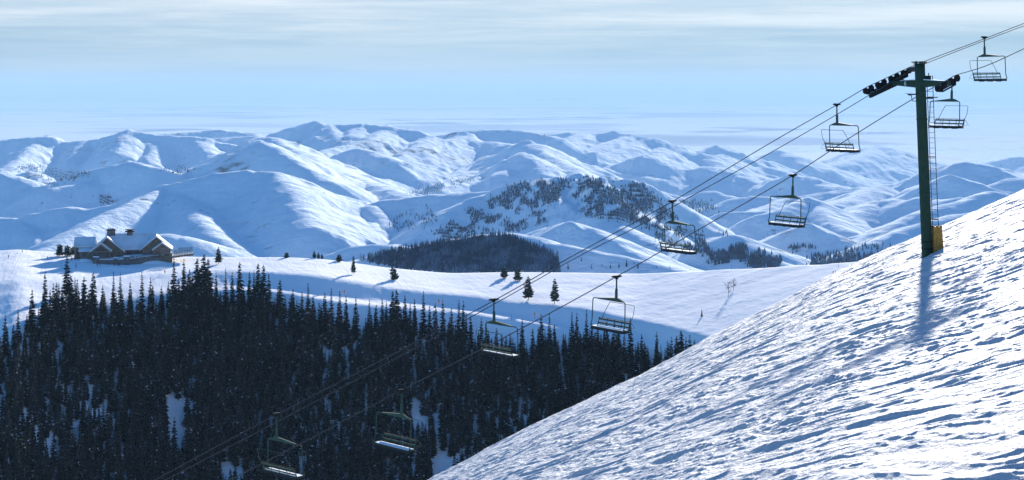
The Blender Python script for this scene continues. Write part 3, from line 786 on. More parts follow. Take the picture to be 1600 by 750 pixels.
# work platform brackets and a small box near the head
mb = MB(); hp = h_of_y(149); c0 = tpt(hp)
mb.tube([c0 + Vector((-.85, -.1, .05)), c0 + Vector((-.3, -.1, .08))], .05, 6)
mb.tube([c0 + Vector((-.85, -.1, .05)), c0 + Vector((-.62, -.1, -.02)), c0 + Vector((-.58, -.12, -.34)), c0 + Vector((-.3, -.12, -.36))], .03, 6)
world_mb('work_platform', M['dark_steel'], mb, tower); mb = MB()
mb.tube([c0 + Vector((.3, -.14, -.16)), c0 + Vector((1.0, -.14, -.12))], .035, 6)
mb.box(c0.x + .28, c0.x + .72, c0.y - .25, c0.y - .05, c0.z - .22, c0.z - .10)
world_mb('work_platform', M['dark_steel'], mb, tower); mb = MB()
c1 = tpt(h_of_y(122)); mb.box(c1.x + .32, c1.x + .62, c1.y - .2, c1.y + .1, c1.z - .15, c1.z + .15)
mb.tube([c1 + Vector((.5, -.1, -.1)), c1 + Vector((.5, -.1, .32))], .03, 6)
world_mb('signal_box', M['dark_steel'], mb, tower)
mb = MB(); mb.box(c0.x - .98, c0.x - .66, c0.y - .22, c0.y - .02, c0.z + .09, c0.z + .15); world_mb('snow_clump', M['snow_cap'], mb, tower)
mb = MB(); mb.box(c0.x + .74, c0.x + 1.08, c0.y - .24, c0.y - .04, c0.z - .06, c0.z - .01)
world_mb('snow_clump', M['snow_cap'], mb, tower)
# straps around the foot
mb = MB()
for hh in (h_of_y(377), h_of_y(388)):
    mb.tube([tpt(hh - .03), tpt(hh + .03)], .365, 24)
world_mb('strap', M['rubber'], mb, tower)
# protective board at the foot
pb = tpt(h_of_y(411)) + Vector((.64, -.15, 0)); pbz = float(fore_z(pb.x, pb.y)) - .12
pad = thing('tower_pad', 'weathered orange yellow plywood board box standing against the tower foot', 'protective board', (pb.x, pb.y, pbz))
mb = MB(); tilt = -0.045
vs = []
for zz, ww in ((0, .30), (1.86, .27)):
    for sx_, sy_ in ((-1, -1), (1, -1), (1, 1), (-1, 1)): vs.append((sx_ * ww + tilt * zz * 1.2, sy_ * .20, zz + (0.10 * sx_ if zz == 0 else 0)))
mb.add(vs, [(3, 2, 1, 0), (4, 5, 6, 7), (0, 1, 5, 4), (1, 2, 6, 5), (2, 3, 7, 6), (3, 0, 4, 7)])
mb.build('board', M['ply'], pad)
mb = MB()
for sx_ in (-.24, .0, .22): mb.box(sx_ - .03 - .1, sx_ + .05 - .1, -.21, .21, 1.862, 1.92)
mb.build('batten', M['bark'], pad)
# drifted snow hollow round the foot
a_ = np.linspace(-1, 1, 50); A_, B_ = np.meshgrid(a_, a_)
X_ = t_base[0] + .1 + A_ * 2.6; Y_ = t_base[1] - .2 + B_ * 3.2; r2_ = np.hypot(A_, B_)
Z_ = fore_z(X_, Y_) - .25 + .62 * np.clip(1 - r2_ ** 2, 0, 1) * (1 + .35 * fbm(X_ / .8, Y_ / .8, 3, 9)) - .5 * np.exp(-(r2_ / .2) ** 2)
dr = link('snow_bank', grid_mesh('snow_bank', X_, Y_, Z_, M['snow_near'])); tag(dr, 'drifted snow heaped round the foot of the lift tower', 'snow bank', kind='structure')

# ------------------------------------------------------------------ ropes
def catenary(pts, n=10):
    """smooth polyline through the points"""
    P3 = [Vector(p) for p in pts]; out = []
    for i in range(len(P3) - 1):
        p0 = P3[max(i - 1, 0)]; p1 = P3[i]; p2 = P3[i + 1]; p3 = P3[min(i + 2, len(P3) - 1)]
        for k_ in range(n):
            t = k_ / n
            out.append(0.5 * ((2 * p1) + (p2 - p0) * t + (2 * p0 - 5 * p1 + 4 * p2 - p3) * t * t + (3 * p1 - p0 - 3 * p2 + p3) * t ** 3))
    out.append(P3[-1]); return out
RA = [(1760, -24), (1600, 36.5), (1538, 60.5), (1440, 97.6), (1412, 109.2), (1392, 118.4), (1372, 127.8), (1352, 137.5), (1308, 163.5), (1200, 225.5), (1051, 314.5), (900, 397), (772, 469.5), (600, 561), (432, 648), (240, 751), (60, 850)]
RB = [(1760, -2), (1600, 76), (1540, 103), (1495.5, 116.8), (1485.5, 121.8), (1475, 127.8), (1465.5, 132.8), (1420, 158.5), (1330, 214), (1235, 276), (1100, 354), (960, 434), (800, 521), (625, 611), (480, 688), (360, 750), (200, 838)]
RC = [(1760, -20), (1600, 39), (1520, 69), (1442, 99.5), (1424, 108), (1372, 138), (1300, 181), (1200, 238.5), (1096, 295.5), (1000, 349.5), (900, 400.5), (800, 457), (640, 546), (432, 657), (240, 757), (60, 853)]
def rope(name, ptsf, pts, r, label):
    mb = MB(); mb.tube(catenary([ptsf(a, b) for a, b in pts], 8), r, 6)
    o = mb.build(name, M['rope'], smooth=True); tag(o, label, 'cable')
    return o
rope('haul_rope', ropeA, RA, .026, 'uppermost steel haul rope running over the left sheave wheels of the lift tower')
rope('haul_rope', ropeB, RB, .026, 'lower steel haul rope running over the right sheave wheels of the lift tower')
ropeC = lambda a, b: ropeA(a, b) + np.array((nrm.x * .22, nrm.y * .22, 0)) * 1.0
rope('communication_line', ropeC, RC, .024, 'cable without chairs hanging close beneath the uppermost haul rope')

# ------------------------------------------------------------------ chairs
def make_chair():
    t = thing('lift_chair', 'x', 'lift chair', (0, 0, 0))
    W = 1.28; OFF = -0.62          # the stem stands off centre towards the chair's left (+y)
    mb = MB(); mb.box(-.17, .17, -.05, .06, -.06, .06); mb.tube([(-.30, 0, .0), (.30, 0, .0)], .045, 8)
    mb.box(-.06, .06, -.07, .07, -.14, -.04)
    mb.build('grip', M['dark_steel'], t)
    mb = MB(); mb.tube([(0, 0, -.05), (0, -.01, -.66)], .042, 10); mb.tube([(0, -.01, -.62), (0, -.02, -.70), (0, -.03, -1.20)], [.05, .075, .08], 10)
    mb.build('hanger', M['chair_green'], t, smooth=False)
    yl, yr = OFF + W, OFF - W      # left and right legs of the bail
    mb = MB(); zt = -1.30
    # tapered gusset beam under the stem
    mb.prism([(-.05, .10, -1.14), (-.05, -.10, -1.14), (-.05, yr + .45, zt + .03), (-.05, yr + .45, zt - .03), (-.05, yl - .14, zt - .03), (-.05, yl - .14, zt + .02)], (.10, 0, 0))
    mb.build('gusset', M['chair_green'], t)
    mb = MB()
    def arc(cy, cz, r, a0, a1, x0, n=5): return [(x0, cy + r * math.cos(a0 + (a1 - a0) * i / n), cz + r * math.sin(a0 + (a1 - a0) * i / n)) for i in range(n + 1)]
    r_ = .14
    pts = [(.14, yl + .03, -2.78), (.04, yl + .02, -2.5)] + arc(yl - r_, zt - r_, r_, 0, math.pi / 2, 0) + arc(yr + r_, zt - r_, r_, math.pi / 2, math.pi, 0) + [(.04, yr - .02, -2.5), (.14, yr - .03, -2.78)]
    mb.tube(pts, .028, 8)
    mb.tube([(.14, yl + .03, -2.78), (-.30, yl - .02, -2.86)], .026, 6); mb.tube([(.14, yr - .03, -2.78), (-.30, yr + .02, -2.86)], .026, 6)
    # back of the frame rising from the seat to the backrest
    for yy in (yl - .06, yr + .06): mb.tube([(-.28, yy, -2.86), (-.40, yy, -2.42)], .024, 6)
    mb.build('bail', M['chair_green'], t)
    mb = MB(); mb.box(-.32, .18, yr + .02, yl - .02, -2.90, -2.82)
    seat = mb.build('seat', M['seat_pad'], t)
    mb = MB(); mb.box(-.24, .12, yr + .06, yl - .06, -2.818, -2.785)
    mb.build('snow_layer', M['snow_cap'], seat)
    mb = MB(); mb.box(-.33, .19, yr, yl, -2.955, -2.905); 
    for yy in (yr + .5, OFF, yl - .5): mb.tube([(-.3, yy, -2.97), (.16, yy, -2.97)], .02, 6)
    mb.build('seat_frame', M['dark_steel'], t)
    back = link('backrest', None, t)
    for (za, zb, x_) in ((-2.52, -2.43, -.40), (-2.72, -2.64, -.36)):
        mb = MB(); mb.prism([(x_, yr + .04, za), (x_ - .03, yr + .04, zb), (x_ - .06, yr + .04, zb), (x_ - .03, yr + .04, za)], (0, 2 * W - .08, 0))
        mb.build('slat', M['chair_green'], back)
    mb = MB(); mb.tube([(-.43, yr + .04, -2.385), (-.43, yl - .04, -2.385)], .014, 6)
    for yy in (yr + .04, yr + .70, OFF, yl - .70, yl - .04): mb.tube([(-.32, yy, -2.84), (-.44, yy, -2.385)], .016, 6)
    mb.build('upright', M['dark_steel'], back)
    # raised restraint bar behind and above the backrest
    mb = MB(); xb = -.92
    l0, l1 = yr + .16, yl - .16
    mb.tube([(-.52, l0, -2.42), (-.74, l0 + .0, -2.08), (xb, l0 + .16, -1.62), (xb - .02, l0 + .24, -1.585), (xb - .02, l1 - .24, -1.585), (xb, l1 - .10, -1.62), (-.74, l1, -2.08), (-.52, l1, -2.42)], .016, 6)
    for yy in (l0, l1): mb.tube([(-.38, yy, -2.46), (-.56, yy, -2.42), (-.86, yy, -2.76), (-.32, yy, -2.80)], .014, 6)
    mb.build('restraint_bar', M['chair_green'], t)
    return t
def kids(o): return [c for c in bpy.data.objects if c.parent == o]
def copy_tree(o, parent=None):
    c = o.copy(); COL.objects.link(c); c.parent = parent
    for ch in kids(o): copy_tree(ch, c)
    return c
UP_ROT = math.atan2(along.y, along.x)
chair0 = make_chair()
CH = [('A', 1538, 58, 70, 'snow-dusted empty lift chair at the upper right corner, above the tower head'),
      ('A', 1307.5, 163, 76, 'empty lift chair with snow on its seat, next below the tower on the upper rope'),
      ('A', 1050.5, 314, 79, 'empty dark lift chair hanging in front of the wooded mountain ridge'),
      ('A', 771.5, 468, 85, 'empty lift chair with snowy seat crossing the front edge of the spruce forest'),
      ('A', 432, 647, 94, 'empty green lift chair with snowy seat near the bottom edge, deep in the forest shade'),
      ('B', 1487.5, 125, 72, 'empty lift chair just passing the right sheave wheels beside the tower pole'),
      ('B', 1239, 273.5, 80, 'empty dark lift chair on the lower rope in front of pale snow hills'),
      ('B', 963.5, 432, 84, 'empty lift chair on the lower rope above the groomed ridge slope and treetops'),
      ('B', 628, 610, 94, 'empty green lift chair on the lower rope wholly against the dark forest')]
for i, (rp, px, py, s_, lab) in enumerate(CH):
    o = chair0 if i == 0 else copy_tree(chair0)
    p = (ropeA if rp == 'A' else ropeB)(px, py)
    swing = 0.9 * (math.atan(U(1308)) - math.atan(U(px)))        # the idle chairs have turned a little on their hangers down the line
    o.location = p; o.rotation_euler = (0, 0, (UP_ROT if rp == 'A' else UP_ROT + math.pi) + swing)
    for ch in kids(o):
        if ch.name.startswith('grip'): ch.rotation_euler = (0, 0, -swing)
    o['label'] = lab; o['group'] = 'lift chairs hanging from the haul ropes'

# ------------------------------------------------------------------ conifers
def conifer(seed, h=16.0, rad=2.1, whorls=30, per=7, spire=1.15, droop=0.35, bare=0.06, snow=0.06, dens=1.0, ragged=0.3):
    """returns crown (verts, quads, material index): many small drooping sprays round a trunk"""
    rg = random.Random(seed); vs = []; fs = []; ms = []
    def quad(a, b, c, d, m):
        k_ = len(vs); vs.extend([a, b, c, d]); fs.append((k_, k_ + 1, k_ + 2, k_ + 3)); ms.append(m)
    lean = (rg.uniform(-.01, .01) * h, rg.uniform(-.01, .01) * h)
    for i in range(whorls):
        f = (i + rg.random() * .8) / whorls; z = h * (bare + (1 - bare) * f)
        R_ = rad * (1 - f) ** (1 / spire) * (0.88 + 0.25 * math.sin(i * 2.1 + seed)) + .10
        R_ *= 1 - .35 * max(0, .12 - f) / .12
        n = max(3, int(per * (0.55 + .6 * (1 - f)) * dens))
        for j in range(n):
            a = rg.random() * 6.283; L = R_ * rg.uniform(1 - ragged * 1.3, 1 + ragged * .5); dz = -droop * L * rg.uniform(.5, 1.3)
            if rg.random() < .05: L *= 1.25
            ca, sa = math.cos(a), math.sin(a); wv = (.20 + .22 * L) * rg.uniform(.7, 1.2)
            bx0, by0 = lean[0] * f, lean[1] * f
            mid = (bx0 + ca * L * .55, by0 + sa * L * .55, z + dz * .35); tip = (bx0 + ca * L, by0 + sa * L, z + dz)
            root_ = (bx0, by0, z); hang = .16 + .18 * L
            m1 = 1 if rg.random() < snow else 0
            tl = rg.uniform(-.3, .3)
            quad(root_, (mid[0] - sa * wv, mid[1] + ca * wv, mid[2] - hang + tl * .3), tip, (mid[0], mid[1], mid[2] + .05), m1)
            quad(root_, (mid[0], mid[1], mid[2] + .05), tip, (mid[0] + sa * wv, mid[1] - ca * wv, mid[2] - hang - tl * .3), 0 if rg.random() > snow else 1)
            for q in range(2):
                fq = rg.uniform(.45, 1.0); c0x, c0y, c0z = bx0 + ca * L * fq, by0 + sa * L * fq, z + dz * fq
                sd = rg.choice((-1, 1)); g = rg.uniform(.25, .5) * (.5 + .25 * L)
                e = (c0x + (-sa * sd * .8 + ca * .6) * g, c0y + (ca * sd * .8 + sa * .6) * g, c0z - g * .55)
                quad((c0x, c0y, c0z), (c0x - ca * .15, c0y - sa * .15, c0z - g * .9), e, (c0x + ca * .1, c0y + sa * .1, c0z + .08), 1 if rg.random() < snow * .6 else 0)
    # leader
    quad((lean[0], lean[1], h * .95), (lean[0] + .09, lean[1], h * .97), (lean[0], lean[1], h * 1.03), (lean[0] - .09, lean[1], h * .97), 0)
    return np.array(vs), np.array(fs), np.array(ms)
def trunk_mb(h, r, seed=0, limbs=0):
    mb = MB(); rg = random.Random(seed)
    mb.tube([(0, 0, -1.2), (0, 0, h * .3), (0, 0, h * .97)], [r, r * .75, r * .12], 7)
    for i in range(limbs):
        z = h * rg.uniform(.1, .9); a = rg.random() * 6.28; L = (1 - z / h) * h * .14 + .3
        mb.tube([(0, 0, z), (math.cos(a) * L, math.sin(a) * L, z - .1 * L)], [r * .22, r * .06], 4)
    return mb
VAR = []
specs = [dict(h=17, rad=2.1, whorls=38, per=9, spire=1.35, snow=.018), dict(h=15, rad=2.1, whorls=34, per=9, spire=1.3, snow=.018), dict(h=18.5, rad=2.1, whorls=40, per=9, spire=1.2, snow=.018),
         dict(h=13, rad=1.8, whorls=30, per=9, spire=1.3, snow=.018), dict(h=16, rad=2.5, whorls=34, per=10, spire=1.6, snow=.018), dict(h=11, rad=1.6, whorls=24, per=8, snow=.018),
         dict(h=14.5, rad=2.5, whorls=28, per=9, spire=1.7, snow=.02), dict(h=12.5, rad=2.3, whorls=26, per=9, spire=1.8, snow=.02)]
for i, sp in enumerate(specs):
    v_, f_, m_ = conifer(100 + i, **sp)
    nd = M['needle_grey'] if i >= 6 else M['needle_mid'] if i in (1, 4, 5) else M['needle']
    cm = mesh_arrays('crown', v_, f_, [nd, M['snow_cap']], m_)
    tm = trunk_mb(sp['h'], .17 + sp['h'] * .004, i, 6); tmesh = mesh_from('trunk', tm.v, tm.f, [M['bark']])
    VAR.append((v_, f_, m_, cm, tmesh, sp['h'], 6 if i >= 6 else 0))
BX = np.array([-90, 0, 20, 50, 70, 100, 150, 210, 245, 270, 300, 340, 400, 440, 500, 570, 620, 660, 720, 760, 830, 880, 900, 960, 1000, 1060, 1100, 1180])
BYb = np.array([590, 556, 540, 514, 496, 480, 486, 492, 488, 470, 462, 476, 472, 492, 506, 524, 512, 522, 530, 550, 558, 548, 541, 545, 566, 572, 585, 640])
def edge_px(x): return float(np.interp(x, EDGE_X, EDGE_Y))
rg = random.Random(5); cand = []
for gy in np.arange(560, 860, 3.35):
    for gx in np.arange(-330, 135, 3.35):
        x = gx + rg.uniform(-1.6, 1.6); y = gy + rg.uniform(-1.6, 1.6)
        u = x / y
        if not (-.40 < u < .16): continue
        z = float(mid_z(x, y)); px = u * F + 800; py = 140 - z / y * F
        if py < float(np.interp(px, BX, BYb)) + rg.uniform(-5, 5): continue
        if py > 850: continue
        topd = py - float(np.interp(px, BX, BYb))
        hl = float(fbm(np.array([x / 26.0]), np.array([y / 18.0]), 3, 301)[0])
        gl = float(fbm(np.array([x / 9.0]), np.array([y / 34.0]), 2, 407)[0])
        if gl > .56 and topd > 40 and rg.random() < .9: continue
        if hl > .52 and rg.random() < .8: continue          # glades where the snow shows
        if rg.random() < .05: continue
        topd = py - float(np.interp(px, BX, BYb))
        vi = rg.choice((0, 0, 1, 1, 2, 2, 3, 4, 4, 5, 3)) if rg.random() > (.12 + .16 * min(topd / 150, 1)) else rg.choice((6, 7))
        sc_ = rg.choice((rg.uniform(.5, .8), rg.uniform(.75, 1.1), rg.uniform(.85, 1.25))) * (1 + .25 * float(fbm(np.array([x / 40.0]), np.array([y / 40.0]), 2, 333)[0]))
        if topd < 22: sc_ *= .72
        hh = VAR[vi][5] * sc_
        if py - hh / y * F > edge_px(px) + 4: continue        # wholly behind the near slope
        cand.append((x, y, z, vi, sc_, rg.random() * 6.28, px, py, hh, topd))
print('forest trees', len(cand))
# the ones drawn as single trees: a fringe along the top of the wood, then the nearest that stand inside the frame
def shown(c): return -20 < c[6] < 1100 and c[7] - c[8] / c[1] * F < 735
fringe = sorted([c for c in cand if shown(c) and c[9] < 14], key=lambda c: c[9])[:70]
fs_ = set(id(c) for c in fringe)
near = sorted([c for c in cand if shown(c) and id(c) not in fs_], key=lambda c: -c[8] / c[1])[:200 - len(fringe)]
ns_ = set(id(c) for c in near)
KIND = {0: ('spruce_tree', 'narrow dark spruce standing among its like in the shaded forest below the ridge road', 'spruce tree', 'narrow dark spruces of the shaded forest'),
        6: ('fir_tree', 'broader grey green fir with rounded crown among the dark spruces of the forest', 'fir tree', 'grey green firs of the shaded forest')}
def place_tree(name, label, cat, vi, loc, s_, rz, group=None, sx=1.0, cm=None, tmsh=None):
    t = thing(name, label, cat, loc, rz, group); t.scale = (s_ * sx, s_ * sx, s_)
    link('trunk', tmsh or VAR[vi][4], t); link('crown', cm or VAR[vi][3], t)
    return t
# the spires that make the skyline of the wood, traced one by one (column, top, kind, width)
SP = [(8,492,0,1),(28,483,2,1),(50,452,1,1.1),(70,423,0,1),(78,452,3,1),(88,440,3,1),(119,445,1,1),(131,432,6,1),(145,425,4,1.1),(160,446,3,1),(177,424,2,.8),(188,427,2,.9),(203,440,3,1),(222,424,2,.9),(235,434,0,.9),(252,446,3,1),(263,440,1,1),
      (272,403,2,1.15),(287,405,0,1.1),(296,420,1,1.1),(308,402,4,1.35),(318,396,4,1.6),(326,404,4,1.3),(338,425,0,.9),(353,420,2,.95),(363,424,0,.9),(375,408,4,1.0),(390,424,1,.9),(404,410,4,1.1),(411,413,4,1.1),(420,428,1,1.1),(438,436,4,1.0),(455,457,3,1),(472,455,1,1),(481,443,2,1),(489,460,3,1),
      (508,457,0,1),(518,450,2,.95),(531,455,2,1),(541,462,0,1),(556,465,1,1),(577,468,2,1),(587,480,3,1),(597,466,0,1),(604,470,0,.9),(613,454,4,1),(620,451,4,1.05),(633,462,0,1.1),(641,474,1,1),(648,467,0,.9),(662,455,2,1),(671,477,3,1),(680,473,6,.8),(692,468,0,.9),(705,480,3,1),(717,468,2,.9),(724,470,0,.9),(735,492,3,1),
      (752,497,0,1),(760,500,2,.8),(776,512,3,1),(797,520,3,1),(816,498,1,1),(832,512,3,1),(846,491,0,1.1),(858,490,2,1),(866,506,1,1),(880,520,3,1),(894,487,2,.9),(901,489,0,1),(916,483,2,.9),(935,512,3,1),(948,505,1,1),(967,508,0,1),(985,496,2,1),(1003,522,3,1),(1012,540,5,1),(1026,518,0,1),(1043,531,1,.9),(1057,524,4,1.1),(1064,516,4,1.2),(1072,526,0,1),(1078,536,3,1)]
for px, tp, vi, wd in SP:
    by = float(np.interp(px, BX, BYb)) + 8; g = mid_hit(px, by); hm = (by - tp) * g[1] / F
    nm, lb, ct, gp = KIND[VAR[vi][6]]
    t = place_tree(nm, lb, ct, vi, g - np.array((0, 0, .3)), hm / VAR[vi][5], px * 1.3, gp); k9 = hm / VAR[vi][5]
    w9 = min(1.25, max(.75, k9)) * wd; t.scale = (w9, w9, k9)
for c in fringe + near:
    nm, lb, ct, gp = KIND[VAR[c[3]][6]]
    place_tree(nm, lb, ct, c[3], (c[0], c[1], c[2]), c[4], c[5], gp)
# the rest of the wood as one mass
def joined(items, name, mats, arrs):
    VV = []; FF = []; MM = []; off = 0
    for (x, y, z, vi, s_, rz) in items:
        v_, f_, m_ = arrs[vi]; c_, s2 = math.cos(rz), math.sin(rz)
        q = v_ * s_; VV.append(np.stack([q[:, 0] * c_ - q[:, 1] * s2 + x, q[:, 0] * s2 + q[:, 1] * c_ + y, q[:, 2] + z], -1)); FF.append(f_ + off); MM.append(m_); off += len(v_)
    return link(name, mesh_arrays(name, np.concatenate(VV), np.concatenate(FF), mats, np.concatenate(MM)))
arrs = []
for vi_, (v_, f_, m_, *_r) in enumerate(VAR):
    # a plain four-sided bole joins the mass version
    b = len(v_); h_ = v_[:, 2].max(); r_ = .2
    bv = np.array([(r_, 0, -1), (0, r_, -1), (-r_, 0, -1), (0, -r_, -1), (.02, 0, h_ * .9), (0, .02, h_ * .9), (-.02, 0, h_ * .9), (0, -.02, h_ * .9)])
    bf = np.array([(0, 1, 5, 4), (1, 2, 6, 5), (2, 3, 7, 6), (3, 0, 4, 7)]) + b
    mm_ = np.where(m_ == 1, 1, 2 if vi_ >= 6 else 4 if vi_ in (1, 4, 5) else 0)
    arrs.append((np.concatenate([v_, bv]), np.concatenate([f_, bf]), np.concatenate([mm_, np.full(4, 3)])))
rest = [(c[0], c[1], c[2], c[3], c[4], c[5]) for c in cand if id(c) not in fs_ and id(c) not in ns_]
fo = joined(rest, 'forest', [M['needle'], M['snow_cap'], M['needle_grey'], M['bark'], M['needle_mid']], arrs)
tag(fo, 'dense mass of dark conifers filling the shaded hillside behind the front trees', 'forest', kind='stuff')

# lone trees on the open ridge, each with its own place and label
pv, pf, pm = conifer(900, h=10, rad=2.5, whorls=26, per=13, spire=1.8, droop=-.05, bare=.14, snow=.02, ragged=.55)
pine_c = mesh_arrays('crown', pv, pf, [M['needle_pine'], M['snow_cap']], pm)
tm = trunk_mb(10, .2, 3, 10); pine_t = mesh_from('trunk', tm.v, tm.f, [M['bark']])
bv_, bf_, bm_ = conifer(901, h=6, rad=2.6, whorls=18, per=14, spire=2.4, droop=-.1, bare=.10, snow=.02, ragged=.6)
bush_c = mesh_arrays('crown', bv_, bf_, [M['needle_pine'], M['snow_cap']], bm_)
tm = trunk_mb(6, .16, 4, 8); bush_t = mesh_from('trunk', tm.v, tm.f, [M['bark']])
LONE = [(104.5, 463, 66, 'spruce', 'tallest dark spruce left of the lodge, its spire reaching the snowfield skyline', 1.15),
        (341.5, 412.5, 27, 'pine', 'lone open-crowned pine on the crest right of the lodge', 1.0),
        (448, 401.5, 9, 'bush', 'small low pine on the crest, left of the pair beside it', 1.3),
        (491, 402.5, 13, 'pine', 'left tree of the crest cluster in front of the blue mountain face', 1.1),
        (497.5, 403, 11, 'pine', 'middle tree of the crest cluster in front of the blue mountain face', 1.1),
        (503, 403.5, 9, 'pine', 'lowest tree at the right end of the crest cluster', 1.2),
        (530, 407.5, 12, 'bush', 'bushy pine half sunk behind the crest beside the wooded hill', 1.2),
        (552, 428.5, 30, 'pine', 'slender pine on the lit slope casting its shadow down to the bank', .62),
        (618, 437.5, 22, 'bush', 'crooked bushy pine leaning left on the lit slope', .75),
        (788, 434.5, 18, 'bush', 'left low bushy pine of the pair below the dark wooded hill', .9),
        (808.5, 438.5, 20, 'bush', 'rounder bushy pine of the pair below the dark wooded hill', .85),
        (825.5, 469, 38, 'pine', 'broad dense pine at the brink of the shaded bank', 1.05),
        (866.5, 474.5, 40, 'pine', 'tall airy pine standing right of the broad dense one', .85),
        (1096.5, 495, 13, 'spruce', 'tiny dark spruce alone on the open slope near the steep foreground', 1.2)]
for px, py, hp_, kd, lab, sx_ in LONE:
    g = mid_hit(px, py) if not (445 < px < 535) else mid_hit(px, py + 1.2)
    hm = hp_ * g[1] / F
    g = g - np.array((0, 0, .2))
    if kd == 'spruce': place_tree('spruce_tree', lab, 'spruce tree', 0, g, hm / 17.0, px, None, sx_)
    elif kd == 'pine': place_tree('pine_tree', lab, 'pine tree', 0, g, hm / 10.0, px, None, sx_, pine_c, pine_t)
    else:
        t = place_tree('pine_tree', lab, 'pine tree', 0, g, hm / 6.0, px, None, sx_, bush_c, bush_t)
        if px == 618: t.rotation_euler = (0, -.28, .4)
# pines at the left end of the lodge
for px, py, hp_, lab in ((93, 400.5, 19, 'left bushy dark pine of the clump beside the lodge'), (105, 400, 17, 'middle bushy pine of the clump beside the lodge'), (114, 399, 14, 'right bushy pine touching the lodge wing')):
    g = mid_hit(px, py); place_tree('pine_tree', lab, 'pine tree', 0, g, hp_ * g[1] / F / 6.0, px, None, .95, bush_c, bush_t)
# bare shrubs on the right part of the slope
def bare_shrub(px, py, hp_, seed, lab):
    g = mid_hit(px, py); h_ = hp_ * g[1] / F; r2 = random.Random(seed)
    t = thing('bare_tree', lab, 'bare tree', g)
    mb = MB(); mb.tube([(0, 0, -.3), (.1, 0, h_ * .5), (0, .1, h_)], [.12, .09, .03], 6); mb.build('trunk', M['bare'], t)
    mb = MB()
    for k_ in range(34):
        z = h_ * r2.uniform(.25, .98); a = r2.random() * 6.28; L = h_ * r2.uniform(.12, .30)
        e = Vector((math.cos(a) * L, math.sin(a) * L, z + L * r2.uniform(.1, .7))); mb.tube([(0, 0, z), e], [.05, .02], 4)
        for q in range(3):
            e2 = e + Vector((r2.uniform(-1, 1), r2.uniform(-1, 1), r2.uniform(-.1, .9))) * L * .5; mb.tube([Vector((0, 0, z)).lerp(e, .6), e2], [.03, .012], 3)
    mb.build('crown', M['bare'], t)
bare_shrub(1146, 453, 17, 1, 'leafless twiggy tree on the tracked slope, the bushier right one of two')
bare_shrub(1138, 465, 24, 2, 'thin leafless sapling on the tracked slope, left of the bushier bare tree')

# ------------------------------------------------------------------ woods on the far mountains (small but real trees)
def mini(seed, slim=1.0):
    r2 = random.Random(seed); vs = []; fs = []
    for k_, (z0, z1, rr) in enumerate(((.10, .55, .20), (.35, .80, .15), (.58, 1.02, .09))):
        n = 5; a0 = r2.random() * 6; b = len(vs)
        for j in range(n): a = a0 + j * 6.283 / n; q = rr * slim * r2.uniform(.6, 1.25); vs.append((math.cos(a) * q, math.sin(a) * q, z0 + r2.uniform(-.06, .06)))
        vs.append((0, 0, z1)); vs.append((0, 0, z1))
        for j in range(n): fs.append((b + j, b + (j + 1) % n, b + n, b + n + 1))
    b = len(vs); vs += [(.02, 0, -.1), (-.02, .02, -.1), (-.02, .02, .2), (.02, 0, .2)]; fs.append((b, b + 1, b + 2, b + 3))
    return np.array(vs), np.array(fs), np.zeros(len(fs), dtype=int)
MINI = [mini(i) for i in range(6)] + [mini(i, .35) for i in range(6, 10)]
def in_poly(x, y, poly):
    c = False; n = len(poly)
    for i in range(n):
        x1, y1 = poly[i]; x2, y2 = poly[(i + 1) % n]
        if (y1 > y) != (y2 > y) and x < (x2 - x1) * (y - y1) / (y2 - y1) + x1: c = not c
    return c
def wood(name, polys, n, hrange, label, ymin, ymax, seed, slim=.3, clump=0.0, cs=30.0, soft=5.0):
    r2 = random.Random(seed); items = []
    wts = [abs(sum(p[i][0] * p[(i + 1) % len(p)][1] - p[(i + 1) % len(p)][0] * p[i][1] for i in range(len(p)))) for p, _ in polys]
    for (poly, dn), wt in zip(polys, wts):
        xs = [p[0] for p in poly]; ys_ = [p[1] for p in poly]; k_ = 0; want = int(n * dn * wt / sum(wts)); tries = 0
        while k_ < want and tries < want * 12:
            tries += 1
            x = r2.uniform(min(xs), max(xs)); y = r2.uniform(min(ys_), max(ys_))
            if not in_poly(x, y, poly): continue
            if soft: x += r2.gauss(0, soft); y += abs(r2.gauss(0, soft * .5))
            if clump and float(fbm(np.array([x / cs]), np.array([y / cs]), 3, seed)[0]) < clump * r2.random() - .12: continue
            g = far_hit(x, y, ymin)
            if g is None or g[1] > ymax: continue
            vi = r2.randrange(6) if r2.random() > slim else 6 + r2.randrange(4)
            items.append((g[0] + r2.uniform(-3, 3), g[1], g[2] - .5, vi, r2.uniform(*hrange), r2.random() * 6.28)); k_ += 1
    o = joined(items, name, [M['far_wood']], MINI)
    tag(o, label, 'wood', kind='stuff')
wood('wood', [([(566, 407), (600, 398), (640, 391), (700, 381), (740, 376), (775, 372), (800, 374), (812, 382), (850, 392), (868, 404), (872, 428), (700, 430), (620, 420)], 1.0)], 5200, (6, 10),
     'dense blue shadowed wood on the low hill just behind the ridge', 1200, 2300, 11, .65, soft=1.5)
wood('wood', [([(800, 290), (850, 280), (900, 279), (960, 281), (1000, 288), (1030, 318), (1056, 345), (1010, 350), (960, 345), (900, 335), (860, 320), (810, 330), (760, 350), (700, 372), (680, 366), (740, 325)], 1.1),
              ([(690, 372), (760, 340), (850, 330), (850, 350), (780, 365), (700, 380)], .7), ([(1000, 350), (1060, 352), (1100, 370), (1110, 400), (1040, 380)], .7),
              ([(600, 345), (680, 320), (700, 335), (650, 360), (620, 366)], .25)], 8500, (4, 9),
     'scattered conifers over the craggy snow covered ridge', 2200, 4300, 12, .45, .14, 12.0)
